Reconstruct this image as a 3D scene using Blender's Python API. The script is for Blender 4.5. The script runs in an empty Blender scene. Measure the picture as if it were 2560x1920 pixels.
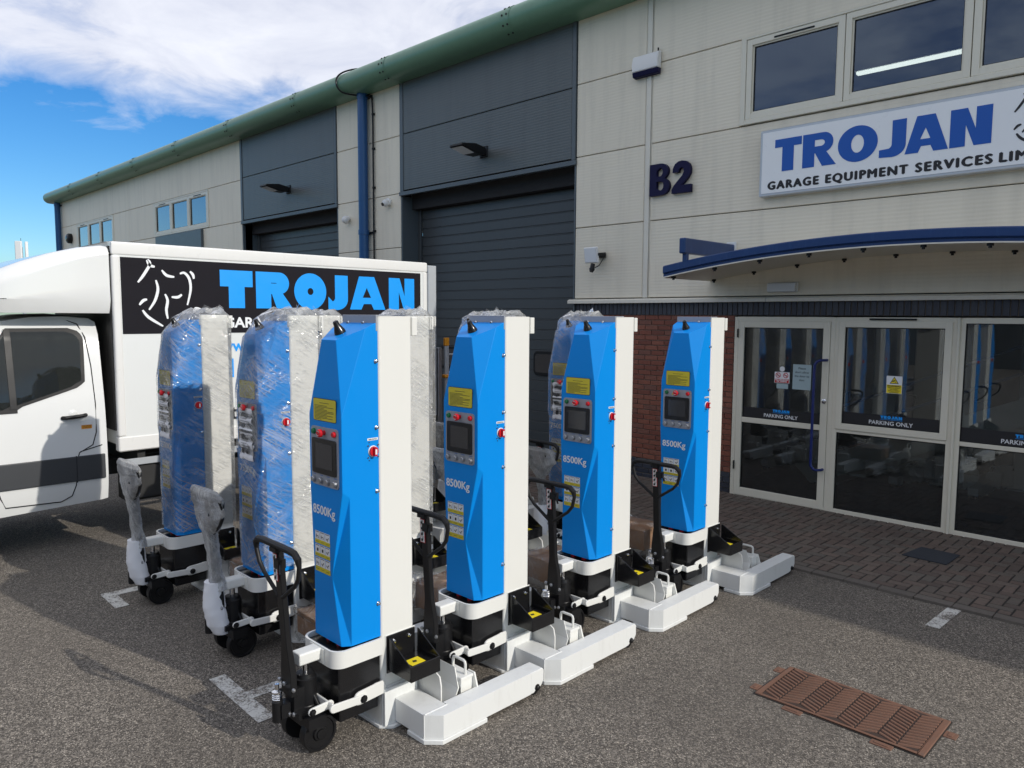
import bpy, bmesh, math, random
from mathutils import Vector, Matrix
R = math.radians
random.seed(7)
S = bpy.context.scene
COL = S.collection

# ------------------------------------------------------------------ camera
cd = bpy.data.cameras.new('camera'); cam = bpy.data.objects.new('camera', cd); COL.objects.link(cam)
cd.sensor_fit = 'HORIZONTAL'; cd.sensor_width = 36.0; cd.lens = 36.0*1880/2560
cd.clip_start = 0.05; cd.clip_end = 3000
_yaw, _pit, _rol, CH = 0.7816, 0.0902, 0.0056, 2.45
_F0 = Vector((-math.sin(_yaw), math.cos(_yaw), 0)); _R0 = Vector((math.cos(_yaw), math.sin(_yaw), 0)); _U0 = Vector((0, 0, 1))
_F = _F0*math.cos(_pit)-_U0*math.sin(_pit); _U = _U0*math.cos(_pit)+_F0*math.sin(_pit)
_Rr = _R0*math.cos(_rol)+_U*math.sin(_rol); _Ur = -_R0*math.sin(_rol)+_U*math.cos(_rol)
cam.matrix_world = Matrix(((_Rr.x, _Ur.x, -_F.x, 0), (_Rr.y, _Ur.y, -_F.y, 0), (_Rr.z, _Ur.z, -_F.z, CH), (0, 0, 0, 1)))
S.camera = cam

# ------------------------------------------------------------------ sky, sun, exposure
SUN = Vector((1.75, 0.385, 1.0)).normalized()
elev = math.asin(SUN.z); azim = math.atan2(SUN.x, SUN.y)
w = bpy.data.worlds.new('World'); S.world = w; w.use_nodes = True
wn = w.node_tree.nodes; wl = w.node_tree.links; wn.clear()
def wnode(t, **k):
    n = wn.new(t)
    for a, b in k.items(): setattr(n, a, b)
    return n
sky = wnode('ShaderNodeTexSky', sky_type='NISHITA', sun_disc=False, sun_elevation=elev, sun_rotation=azim)
sky.air_density = 1.0; sky.dust_density = 0.6; sky.ozone_density = 2.2; sky.altitude = 60
tc = wnode('ShaderNodeTexCoord'); sep = wnode('ShaderNodeSeparateXYZ'); wl.new(tc.outputs['Generated'], sep.inputs[0])
def wmath(op, a, b=None, c=None, clamp=False):
    n = wnode('ShaderNodeMath', operation=op, use_clamp=clamp)
    for i, v in enumerate((a, b, c)):
        if v is None: continue
        if isinstance(v, (int, float)): n.inputs[i].default_value = v
        else: wl.new(v, n.inputs[i])
    return n.outputs[0]
zc = wmath('MAXIMUM', sep.outputs[2], 0.0); den = wmath('ADD', zc, 0.16)
px = wmath('DIVIDE', sep.outputs[0], den); py = wmath('DIVIDE', sep.outputs[1], den)
comb = wnode('ShaderNodeCombineXYZ'); wl.new(px, comb.inputs[0]); wl.new(py, comb.inputs[1])
def wnoise(scale, detail, rough, off, dist=0.0):
    mp = wnode('ShaderNodeMapping'); mp.inputs['Location'].default_value = off; wl.new(comb.outputs[0], mp.inputs[0])
    n = wnode('ShaderNodeTexNoise'); wl.new(mp.outputs[0], n.inputs['Vector'])
    n.inputs['Scale'].default_value = scale; n.inputs['Detail'].default_value = detail; n.inputs['Roughness'].default_value = rough
    n.inputs['Distortion'].default_value = dist
    return n.outputs['Fac']
n1 = wnoise(0.9, 7, 0.55, (3.1, 1.7, 0), 0.3); n2 = wnoise(3.4, 8, 0.6, (8.0, 2.0, 0), 0.5)
base = wmath('ADD', wmath('MULTIPLY', n1, 0.62), wmath('MULTIPLY', n2, 0.38))
lift = wmath('MULTIPLY', wmath('SUBTRACT', zc, 0.225, clamp=False), 2.6)
lift = wmath('MINIMUM', wmath('MAXIMUM', lift, -0.30), 0.16)
dens = wmath('MULTIPLY', wmath('SUBTRACT', wmath('ADD', base, lift), 0.46), 5.0, clamp=True)
dens = wmath('SMOOTH_MIN', dens, 0.92, 0.1)
tone = wmath('ADD', wmath('MULTIPLY', n2, 0.9), 0.40)
cc = wnode('ShaderNodeMix', data_type='RGBA'); cc.inputs['A'].default_value = (3.2, 3.35, 3.95, 1); cc.inputs['B'].default_value = (4.75, 4.80, 5.05, 1)
wl.new(wmath('SUBTRACT', wmath('MULTIPLY', n2, 2.2), 0.6, clamp=True), cc.inputs['Factor'])
hue = wnode('ShaderNodeHueSaturation'); hue.inputs['Saturation'].default_value = 1.4; hue.inputs['Value'].default_value = 0.60
wl.new(sky.outputs[0], hue.inputs['Color'])
mx = wnode('ShaderNodeMix', data_type='RGBA'); wl.new(dens, mx.inputs['Factor']); tnt = wnode('ShaderNodeMix', data_type='RGBA', blend_type='MULTIPLY'); tnt.inputs['Factor'].default_value = 1.0; tnt.inputs['B'].default_value = (0.62, 0.82, 1.0, 1); wl.new(hue.outputs[0], tnt.inputs['A']); wl.new(tnt.outputs['Result'], mx.inputs['A']); wl.new(cc.outputs['Result'], mx.inputs['B'])
bg = wnode('ShaderNodeBackground'); bg.inputs['Strength'].default_value = 0.15; wl.new(mx.outputs['Result'], bg.inputs[0])
wo = wnode('ShaderNodeOutputWorld'); wl.new(bg.outputs[0], wo.inputs[0])
sd = bpy.data.lights.new('sun', 'SUN'); sd.energy = 2.12; sd.angle = R(0.53); sd.color = (1.0, 0.945, 0.86)
so = bpy.data.objects.new('sun', sd); COL.objects.link(so); so.rotation_euler = SUN.to_track_quat('Z', 'Y').to_euler(); so.location = (10, 2, 20)
vs = S.view_settings; vs.view_transform = 'Standard'; vs.look = 'None'; vs.exposure = 0.55; vs.gamma = 1.0; vs.use_curve_mapping = False
S.cycles.transparent_max_bounces = 32; S.cycles.max_bounces = 8; S.cycles.caustics_reflective = False; S.cycles.caustics_refractive = False

# ------------------------------------------------------------------ mesh helpers
class M:
    def __init__(s): s.v = []; s.f = []; s.mi = []; s.cur = 0
    def add(s, vs, fs):
        b = len(s.v); s.v += [tuple(p) for p in vs]
        for f in fs: s.f.append([b+i for i in f]); s.mi.append(s.cur)
        return s
    def box(s, x0, x1, y0, y1, z0, z1):
        return s.add([(x0,y0,z0),(x1,y0,z0),(x1,y1,z0),(x0,y1,z0),(x0,y0,z1),(x1,y0,z1),(x1,y1,z1),(x0,y1,z1)],
            [(0,3,2,1),(4,5,6,7),(0,1,5,4),(1,2,6,5),(2,3,7,6),(3,0,4,7)])
    def prism(s, poly, ax, a0, a1):
        # poly in the two other axes (cyclic order y,z / z,x / x,y)
        def p(u, v, a): return {'x': (a, u, v), 'y': (v, a, u), 'z': (u, v, a)}[ax]
        n = len(poly); ar = sum(poly[i][0]*poly[(i+1)%n][1]-poly[(i+1)%n][0]*poly[i][1] for i in range(n))
        if ar < 0: poly = poly[::-1]
        vs = [p(u, v, a0) for u, v in poly]+[p(u, v, a1) for u, v in poly]
        fs = [tuple(range(n-1, -1, -1)), tuple(range(n, 2*n))]+[(i, (i+1)%n, n+(i+1)%n, n+i) for i in range(n)]
        return s.add(vs, fs)
    def loft(s, secs, closed=True, caps=True):
        n = len(secs[0]); vs = [p for sec in secs for p in sec]; fs = []
        for k in range(len(secs)-1):
            for i in range(n if closed else n-1):
                j = (i+1) % n; fs.append((k*n+i, k*n+j, (k+1)*n+j, (k+1)*n+i))
        if caps: fs += [tuple(range(n-1, -1, -1)), tuple(range((len(secs)-1)*n, len(secs)*n))]
        return s.add(vs, fs)
    def cyl(s, p0, p1, r0, r1=None, n=16):
        p0 = Vector(p0); p1 = Vector(p1); r1 = r0 if r1 is None else r1
        d = (p1-p0).normalized(); a = d.orthogonal().normalized(); b = d.cross(a)
        ring = lambda c, r: [c+a*r*math.cos(2*math.pi*i/n)+b*r*math.sin(2*math.pi*i/n) for i in range(n)]
        return s.loft([ring(p0, r0), ring(p1, r1)])
    def lathe(s, p0, d, prof, n=20):
        # prof: (distance along d, radius)
        p0 = Vector(p0); d = Vector(d).normalized(); a = d.orthogonal().normalized(); b = d.cross(a)
        return s.loft([[p0+d*h+a*r*math.cos(2*math.pi*i/n)+b*r*math.sin(2*math.pi*i/n) for i in range(n)] for h, r in prof])
    def tube(s, pts, r, n=8, closed=False):
        pts = [Vector(p) for p in pts]; m = len(pts); secs = []
        a = None
        for k in range(m):
            if closed: d = pts[(k+1)%m]-pts[k-1]
            else: d = pts[min(k+1, m-1)]-pts[max(k-1, 0)]
            d.normalize()
            a = d.orthogonal().normalized() if a is None else (a-d*a.dot(d)).normalized()
            b = d.cross(a); rr = r[k] if isinstance(r, (list, tuple)) else r
            secs.append([pts[k]+a*rr*math.cos(2*math.pi*i/n)+b*rr*math.sin(2*math.pi*i/n) for i in range(n)])
        if closed: secs.append(secs[0]); return s.loft(secs, caps=False)
        return s.loft(secs)
    def sphere(s, c, r, n=12, m=8, sc=(1,1,1)):
        c = Vector(c); secs = []
        for k in range(m+1):
            t = math.pi*(k/m) ; rr = max(math.sin(t), 0.02)*r; z = -math.cos(t)*r
            secs.append([(c.x+sc[0]*rr*math.cos(2*math.pi*i/n), c.y+sc[1]*rr*math.sin(2*math.pi*i/n), c.z+sc[2]*z) for i in range(n)])
        return s.loft(secs)
    def quad(s, a, b, c, d): return s.add([a, b, c, d], [(0, 1, 2, 3)])

def mesh_of(m, name, mats, bevel=0, seg=1, smooth=True, ang=32):
    me = bpy.data.meshes.new(name); me.from_pydata(m.v, [], m.f)
    for x in (mats if isinstance(mats, (list, tuple)) else [mats]): me.materials.append(x)
    if len(me.materials) > 1: me.polygons.foreach_set('material_index', m.mi)
    bm = bmesh.new(); bm.from_mesh(me)
    bmesh.ops.recalc_face_normals(bm, faces=bm.faces[:]) if bevel or smooth else None
    if bevel:
        bmesh.ops.remove_doubles(bm, verts=bm.verts[:], dist=1e-5)
        es = [e for e in bm.edges if e.is_manifold and e.calc_face_angle(0) > R(ang)]
        bmesh.ops.bevel(bm, geom=es, offset=bevel, offset_type='OFFSET', segments=seg, profile=0.5, affect='EDGES', clamp_overlap=True)
    if smooth:
        for f in bm.faces: f.smooth = True
        for e in bm.edges: e.smooth = not (e.is_manifold and e.calc_face_angle(0) > R(ang)) if e.is_manifold else False
    bm.to_mesh(me); bm.free()
    if smooth: weight_normals(me)
    return me
def weight_normals(me):
    # area weighted corner normals: large faces stay flat, bevels carry the turn
    me.update(); nv = len(me.vertices); sharp = set()
    for e in me.edges:
        if e.use_edge_sharp: sharp.add(tuple(sorted(e.vertices)))
    vf = [[] for _ in range(nv)]; pol = me.polygons
    for p in pol:
        for li in p.loop_indices: vf[me.loops[li].vertex_index].append((p.index, li))
    out = [None]*len(me.loops); pv = [list(p.vertices) for p in pol]; ar = [max(p.area, 1e-12) for p in pol]; pn = [p.normal.copy() for p in pol]
    for v in range(nv):
        L = vf[v]; done = set()
        nb_ = {}
        for fi, li in L:
            q = pv[fi]; k = q.index(v); nb_[fi] = (q[k-1], q[(k+1) % len(q)])
        for fi, li in L:
            if fi in done: continue
            grp = [fi]; done.add(fi); st = [fi]
            while st:
                a = st.pop()
                for b, _ in L:
                    if b in done: continue
                    sh = set(nb_[a]) & set(nb_[b])
                    if any(tuple(sorted((v, x))) not in sharp for x in sh): done.add(b); grp.append(b); st.append(b)
            n = Vector((0, 0, 0))
            for g_ in grp: n += pn[g_]*ar[g_]
            n = n.normalized() if n.length > 1e-9 else pn[fi]
            for b, lb in L:
                if b in grp: out[lb] = n
    me.normals_split_custom_set([tuple(n) for n in out])
def link(name, data, parent=None, label=None, cat=None, group=None, kind=None, loc=None, rz=0):
    o = bpy.data.objects.new(name, data); COL.objects.link(o)
    if parent: o.parent = parent
    if label: o['label'] = label
    if cat: o['category'] = cat
    if group: o['group'] = group
    if kind: o['kind'] = kind
    if loc: o.location = loc
    if rz: o.rotation_euler = (0, 0, rz)
    return o
def ob(name, m, mat, parent=None, bevel=0, seg=1, smooth=True, ang=32, **k):
    return link(name, mesh_of(m, name, mat, bevel, seg, smooth, ang), parent, **k)
def empty(name, loc, label, cat, group=None, rz=0):
    o = link(name, None, None, label, cat, group, None, loc, rz); o.empty_display_size = 0.2; return o
KIDS = {}
def copy_tree(o, loc=None, rz=None, parent=None):
    c = o.copy(); COL.objects.link(c)
    if parent: c.parent = parent
    if loc is not None: c.location = loc
    if rz is not None: c.rotation_euler = (0, 0, rz)
    for ch in o.children: copy_tree(ch, parent=c)
    return c
def rrect(x0, x1, z0, z1, r, n=4):
    pts = []
    for cx, cz, a in ((x1-r, z0+r, -90), (x1-r, z1-r, 0), (x0+r, z1-r, 90), (x0+r, z0+r, 180)):
        for i in range(n+1):
            t = R(a+90*i/n); pts.append((cx+r*math.cos(t), cz+r*math.sin(t)))
    return pts
# flat print: text and outlines turned into meshes
def curve_mesh(cu, name, mp, mat):
    o = bpy.data.objects.new('tmp', cu); me = bpy.data.meshes.new_from_object(o)
    bpy.data.objects.remove(o); me.name = name; me.materials.clear(); me.materials.append(mat)
    for v in me.vertices: v.co = Vector(mp(v.co.x, v.co.y, v.co.z))
    return me
def text(name, s, mp, size, mat, parent=None, bold=0.0, width=None, sp=1.0, align='LEFT', thick=0.0, line=1.0, dup=0.0, **k):
    cu = bpy.data.curves.new('t', 'FONT'); cu.body = s; cu.size = size; cu.offset = bold*size; cu.space_character = sp
    cu.align_x = align; cu.extrude = thick; cu.resolution_u = 3; cu.space_line = line
    o = bpy.data.objects.new('tmp', cu); me = bpy.data.meshes.new_from_object(o); bpy.data.objects.remove(o); bpy.data.curves.remove(cu)
    xs = [v.co.x for v in me.vertices]; sc = 1.0
    if width and xs: sc = width/max(1e-6, (max(xs)-min(xs)))
    x00 = min(xs) if (align == 'LEFT' and xs) else 0.0
    for v in me.vertices: v.co = Vector(mp((v.co.x-x00)*sc, v.co.y, v.co.z))
    if dup:
        bm = bmesh.new(); nrm = (Vector(mp(0, 0, 1))-Vector(mp(0, 0, 0))).normalized(); rt = (Vector(mp(1, 0, 0))-Vector(mp(0, 0, 0))).normalized(); up = (Vector(mp(0, 1, 0))-Vector(mp(0, 0, 0))).normalized()
        for i, (a, b) in enumerate(((-1, 0), (1, 0), (0, .6), (0, -.6), (0, 0))):
            m2 = me.copy(); m2.transform(Matrix.Translation(rt*a*dup*size+up*b*dup*size+nrm*0.00015*i)); bm.from_mesh(m2); bpy.data.meshes.remove(m2)
        bm.to_mesh(me); bm.free()
    me.name = name; me.materials.clear(); me.materials.append(mat)
    return link(name, me, parent, **k)
def shape(name, loops, mp, mat, parent=None, thick=0.0, **k):
    cu = bpy.data.curves.new('c', 'CURVE'); cu.dimensions = '2D'; cu.fill_mode = 'BOTH'; cu.extrude = thick
    for lp in loops:
        sp = cu.splines.new('POLY'); sp.points.add(len(lp)-1); sp.use_cyclic_u = True
        for p, (u, v) in zip(sp.points, lp): p.co = (u, v, 0, 1)
    me = curve_mesh(cu, name, mp, mat); bpy.data.curves.remove(cu)
    return link(name, me, parent, **k)
def arc(cx, cy, rx, ry, a0, a1, n=14):
    return [(cx+rx*math.cos(R(a0+(a1-a0)*i/n)), cy+ry*math.sin(R(a0+(a1-a0)*i/n))) for i in range(n+1)]
def glyph(ch, x, w, h, s, b):
    # heavy capitals: x left, w width, h height, s stem width, b bar height
    if ch == 'T': m = x+w/2; return [[(x,h),(x,h-b),(m-s/2,h-b),(m-s/2,0),(m+s/2,0),(m+s/2,h-b),(x+w,h-b),(x+w,h)]]
    if ch == 'R':
        bw = h*0.60; r = bw/2; cx = x+w*0.90-r
        out = [(x,0),(x,h)]+[(cx+p*1.0, q) for p, q in arc(0, h-r, r, r, 90, -70, 16)]+[(x+w,0),(x+w-s*1.12,0),(x+s*1.05,h*0.40-0.0),(x+s,h*0.40),(x+s,0)]
        ir = r-b*0.72
        return [out, [(x+s,h-r-ir*0.8),(x+s,h-r+ir*0.8)]+arc(cx-r*0.25, h-r, ir, ir*0.8, 90, -90, 10)]
    if ch == 'O': return [arc(x+w/2, h/2, w/2, h*0.52, 0, 354, 40), arc(x+w/2, h/2, max(w/2-s, w*0.09), max(h*0.52-b*1.05, h*0.1), 0, 350, 28)]
    if ch == 'J':
        r = w-s*0.1
        return [[(x+w-s,h),(x+w,h)]+[(x+w,h*0.32)]+arc(x+w-h*0.36, h*0.30, h*0.36, h*0.32, 0, -90, 8)+[(x,-0.0),(x,b*0.85)]+arc(x+w-s-h*0.12, h*0.34, h*0.12, h*0.12, -70, 0, 5)]
    if ch == 'A':
        m = x+w*0.47; t = s*0.62
        return [[(x,0),(m-t,h),(m+t,h),(x+w,0),(x+w-s*0.98,0),(x+w-s*1.18,h*0.17),(x+s*1.12,h*0.17),(x+s*0.92,0)], [(m-s*0.34,h*0.36),(m,h*0.66),(m+s*0.34,h*0.36)]]
    if ch == 'B':
        return [[(x,0),(x,h)]+arc(x+w*.55, h*.75, w*.38, h*.25, 90, -60, 10)+arc(x+w*.58, h*.275, w*.42, h*.275, 62, -90, 12), [(x+s,h*.60),(x+s,h-b)]+arc(x+w*.52, h*.735, w*.14, h*.135, 90, -90, 8), [(x+s,b),(x+s,h*.44)]+arc(x+w*.54, h*.295, w*.17, h*.145, 90, -90, 8)]
    if ch == '2':
        return [[(x+w,0),(x,0),(x,h*.12)]+[(x+w*.10,h*.24),(x+w*.30,h*.38),(x+w*.55,h*.55),(x+w*.63,h*.66),(x+w*.60,h*.76)]+[(x+w*.50,h*.81),(x+w*.40,h*.78),(x+w*.34,h*.66),(x+w*.03,h*.66),(x+w*.05,h*.80),(x+w*.16,h*.93),(x+w*.34,h*1.0),(x+w*.52,h*1.015),(x+w*.74,h*.98),(x+w*.90,h*.88),(x+w*.97,h*.74),(x+w*.95,h*.60),(x+w*.84,h*.46),(x+w*.66,h*.34),(x+w*.50,h*.245),(x+w,h*.245)]]
    if ch == 'N': return [[(x,0),(x,h),(x+s*1.08,h),(x+w-s,h*0.44),(x+w-s,h),(x+w,h),(x+w,0),(x+w-s*1.08,0),(x+s,h*0.56),(x+s,0)]]
def stroke(pts, w):
    # tapered brush stroke outline
    P = [Vector((p[0], p[1])) for p in pts]; Q = []
    for i in range(len(P)-1):
        for t in range(5): 
            p0 = P[max(i-1,0)]; p1 = P[i]; p2 = P[i+1]; p3 = P[min(i+2, len(P)-1)]; u = t/5
            Q.append(0.5*((2*p1)+(p2-p0)*u+(2*p0-5*p1+4*p2-p3)*u*u+(3*p1-p0-3*p2+p3)*u**3))
    Q.append(P[-1]); L = []; Rr = []; n = len(Q)
    for i, q in enumerate(Q):
        d = (Q[min(i+1, n-1)]-Q[max(i-1, 0)]).normalized(); nn = Vector((-d.y, d.x)); k = w*(0.35+0.65*math.sin(math.pi*(0.1+0.8*i/(n-1))))
        L.append(tuple(q+nn*k)); Rr.append(tuple(q-nn*k))
    return L+Rr[::-1]

def smooth_path(pts, n=5):
    P = [Vector(p) for p in pts]; Q = []
    for i in range(len(P)-1):
        p0 = P[max(i-1,0)]; p1 = P[i]; p2 = P[i+1]; p3 = P[min(i+2, len(P)-1)]
        for t in range(n): u = t/n; Q.append(0.5*((2*p1)+(p2-p0)*u+(2*p0-5*p1+4*p2-p3)*u*u+(3*p1-p0-3*p2+p3)*u**3))
    return Q+[P[-1]]

# ------------------------------------------------------------------ materials
def newmat(name):
    m = bpy.data.materials.new(name); m.use_nodes = True; nt = m.node_tree; nt.nodes.clear()
    out = nt.nodes.new('ShaderNodeOutputMaterial'); return m, nt, out
class N:
    def __init__(s, nt): s.nt = nt
    def n(s, t, ins=None, **k):
        x = s.nt.nodes.new(t)
        for a, b in k.items(): setattr(x, a, b)
        for a, b in (ins or {}).items():
            if hasattr(b, 'is_output') or isinstance(b, bpy.types.NodeSocket): s.nt.links.new(b, x.inputs[a])
            else: x.inputs[a].default_value = b
        return x
    def math(s, op, a, b=0.0, clamp=False): return s.n('ShaderNodeMath', {0: a, 1: b}, operation=op, use_clamp=clamp).outputs[0]
    def noise(s, vec, scale, detail=4, rough=0.55, dist=0.0):
        return s.n('ShaderNodeTexNoise', {'Vector': vec, 'Scale': scale, 'Detail': detail, 'Roughness': rough, 'Distortion': dist}).outputs['Fac']
    def ramp(s, fac, stops):
        r = s.n('ShaderNodeValToRGB', {0: fac}); e = r.color_ramp.elements
        while len(e) < len(stops): e.new(0.5)
        for x, (p, c) in zip(e, stops): x.position = p; x.color = c if len(c) == 4 else (*c, 1)
        return r.outputs[0]
    def mix(s, f, a, b, blend='MIX'): 
        x = s.n('ShaderNodeMix', {'Factor': f}, data_type='RGBA', blend_type=blend)
        for nm, v in (('A', a), ('B', b)):
            so = [i for i in x.inputs if i.name == nm and i.type == 'RGBA'][0]
            if isinstance(v, bpy.types.NodeSocket): s.nt.links.new(v, so)
            else: so.default_value = v if len(v) == 4 else (*v, 1)
        return [o for o in x.outputs if o.type == 'RGBA'][0]
    def obj(s): return s.n('ShaderNodeTexCoord').outputs['Object']
    def mapv(s, vec, scale=(1,1,1), rot=(0,0,0), loc=(0,0,0)):
        return s.n('ShaderNodeMapping', {'Vector': vec, 'Scale': scale, 'Rotation': rot, 'Location': loc}).outputs[0]
def paint(name, col, rough=0.35, var=0.06, metal=0.0, bump=0.0, bscale=300, dirt=0.0, coat=0.0, spec=0.5, dirtcol=(0.12,0.10,0.08)):
    m, nt, out = newmat(name); g = N(nt); o = g.obj()
    nz = g.noise(o, 2.3, 5, 0.6); c = g.mix(g.math('MULTIPLY', nz, 1.0), tuple(x*(1-var) for x in col), tuple(min(1, x*(1+var)) for x in col))
    if dirt:
        d = g.noise(g.mapv(o, (6, 6, 1.2)), 3.0, 7, 0.65); f = g.math('MULTIPLY', g.math('SUBTRACT', d, 0.52), 3.0*dirt, True)
        c = g.mix(f, c, dirtcol)
    rr = g.math('ADD', g.math('MULTIPLY', g.noise(o, 9, 4), 0.16), rough-0.08)
    b = g.n('ShaderNodeBsdfPrincipled', {'Base Color': c, 'Roughness': rr, 'Metallic': metal, 'Coat Weight': coat, 'Coat Roughness': 0.08, 'Specular IOR Level': spec})
    if bump:
        bp = g.n('ShaderNodeBump', {'Height': g.noise(o, bscale, 3), 'Strength': bump, 'Distance': 0.002}); nt.links.new(bp.outputs[0], b.inputs['Normal'])
    nt.links.new(b.outputs[0], out.inputs[0]); return m
def ribbed(name, col, rough=0.5, pitch=0.045, strength=0.35, dirt=0.25):
    # cladding with fine horizontal micro-ribs
    m, nt, out = newmat(name); g = N(nt); o = g.obj()
    sx = g.n('ShaderNodeSeparateXYZ', {0: o})
    ph = g.math('MULTIPLY', sx.outputs[2], 2*math.pi/pitch); h = g.math('SINE', ph)
    h = g.n('ShaderNodeClamp', {0: g.math('MULTIPLY', h, 1.8), 1: -1.0, 2: 1.0}).outputs[0]
    st = g.noise(g.mapv(o, (3.0, 3.0, 0.25)), 1.6, 6, 0.6); big = g.noise(o, 0.5, 4)
    f = g.math('MULTIPLY', g.math('SUBTRACT', st, 0.48), 2.0*dirt, True)
    c = g.mix(big, tuple(x*0.93 for x in col), tuple(min(1, x*1.05) for x in col)); c = g.mix(f, c, tuple(x*0.55 for x in col))
    rnd = g.n('ShaderNodeObjectInfo').outputs['Random']
    c = g.mix(g.math('MULTIPLY', rnd, 0.10), c, tuple(x*0.6 for x in col))
    bp = g.n('ShaderNodeBump', {'Height': h, 'Strength': strength, 'Distance': 0.004})
    b = g.n('ShaderNodeBsdfPrincipled', {'Base Color': c, 'Roughness': rough, 'Normal': bp.outputs[0]})
    nt.links.new(b.outputs[0], out.inputs[0]); return m
def rand_solid(name, stops, rough=0.8, bump=0.5, bscale=120, dark=0.5):
    # colour picked per piece; works for single pieces and for joined ones
    m, nt, out = newmat(name); g = N(nt); o = g.n('ShaderNodeNewGeometry')
    rnd = g.math('FRACT', g.math('ADD', g.math('MULTIPLY', g.n('ShaderNodeObjectInfo').outputs['Random'], 7.31), g.math('MULTIPLY', o.outputs['Random Per Island'], 3.77)))
    pos = o.outputs['Position']; c = g.ramp(rnd, stops)
    f = g.noise(pos, 35, 6, 0.7); c = g.mix(g.math('MULTIPLY', g.math('SUBTRACT', f, 0.45), 1.6, True), c, tuple(x*dark for x in stops[0][1][:3]))
    big = g.noise(pos, 1.3, 4); c = g.mix(g.math('MULTIPLY', big, 0.35), c, (0.06, 0.055, 0.05))
    bp = g.n('ShaderNodeBump', {'Height': g.noise(pos, bscale, 5, 0.7), 'Strength': bump, 'Distance': 0.003})
    b = g.n('ShaderNodeBsdfPrincipled', {'Base Color': c, 'Roughness': rough, 'Normal': bp.outputs[0]})
    nt.links.new(b.outputs[0], out.inputs[0]); return m
def asphalt_nodes(g):
    o = g.n('ShaderNodeNewGeometry').outputs['Position']
    v = g.n('ShaderNodeTexVoronoi', {'Vector': o, 'Scale': 150.0, 'Randomness': 1.0}); cell = g.n('ShaderNodeSeparateColor', {0: v.outputs['Color']}).outputs[0]
    v2 = g.n('ShaderNodeTexVoronoi', {'Vector': o, 'Scale': 70.0, 'Randomness': 1.0}); cell2 = g.n('ShaderNodeSeparateColor', {0: v2.outputs['Color']}).outputs[1]
    c = g.ramp(cell, [(0.0, (0.050, 0.044, 0.038)), (0.28, (0.100, 0.088, 0.075)), (0.62, (0.180, 0.159, 0.135)), (0.90, (0.315, 0.280, 0.236)), (1.0, (0.55, 0.49, 0.41))])
    c = g.mix(g.math('MULTIPLY', g.math('GREATER_THAN', cell2, 0.90), 0.45), c, (0.30, 0.265, 0.22))
    c = g.mix(g.math('MULTIPLY', g.math('LESS_THAN', cell2, 0.16), 0.5), c, (0.055, 0.049, 0.043))
    big = g.noise(o, 0.55, 6, 0.6); c = g.mix(g.math('MULTIPLY', g.math('SUBTRACT', big, 0.42), 1.7, True), c, (0.128, 0.113, 0.097))
    ov_ = g.noise(g.mapv(o, (0.25, 1.0, 1.0), (0, 0, R(12)), (2, 5, 0)), 0.9, 5, 0.6); c = g.mix(g.math('MULTIPLY', g.math('SUBTRACT', ov_, 0.5), 1.8, True), c, (0.075, 0.066, 0.057))
    st = g.noise(g.mapv(o, loc=(4, 9, 0)), 1.6, 8, 0.7); c = g.mix(g.math('MULTIPLY', g.math('SUBTRACT', st, 0.60), 2.6, True), c, (0.085, 0.076, 0.068))
    rs = g.noise(g.mapv(o, loc=(14, 2, 0)), 5.5, 6, 0.75); c = g.mix(g.math('MULTIPLY', g.math('SUBTRACT', rs, 0.71), 6.0, True), c, (0.10, 0.05, 0.025))
    h = g.math('ADD', g.math('MULTIPLY', v.outputs['Distance'], -0.6), g.math('MULTIPLY', cell, 0.5))
    return o, c, h
def mat_asphalt():
    m, nt, out = newmat('asphalt'); g = N(nt); o, c, h = asphalt_nodes(g)
    bp = g.n('ShaderNodeBump', {'Height': h, 'Strength': 0.9, 'Distance': 0.007})
    b = g.n('ShaderNodeBsdfPrincipled', {'Base Color': c, 'Roughness': 0.85, 'Normal': bp.outputs[0], 'Specular IOR Level': 0.3})
    nt.links.new(b.outputs[0], out.inputs[0]); return m
def mat_roadpaint():
    m, nt, out = newmat('road_paint'); g = N(nt); o, c, h = asphalt_nodes(g)
    f = g.math('ADD', g.math('MULTIPLY', g.noise(o, 70, 4, 0.7), 0.6), g.math('MULTIPLY', g.noise(o, 7, 5, 0.6), 0.55))
    f = g.math('MULTIPLY', g.math('SUBTRACT', f, 0.49), 9.0, True)
    c = g.mix(f, c, (0.62, 0.61, 0.57))
    bp = g.n('ShaderNodeBump', {'Height': h, 'Strength': 0.5, 'Distance': 0.004})
    b = g.n('ShaderNodeBsdfPrincipled', {'Base Color': c, 'Roughness': 0.75, 'Normal': bp.outputs[0]})
    nt.links.new(b.outputs[0], out.inputs[0]); return m
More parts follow.
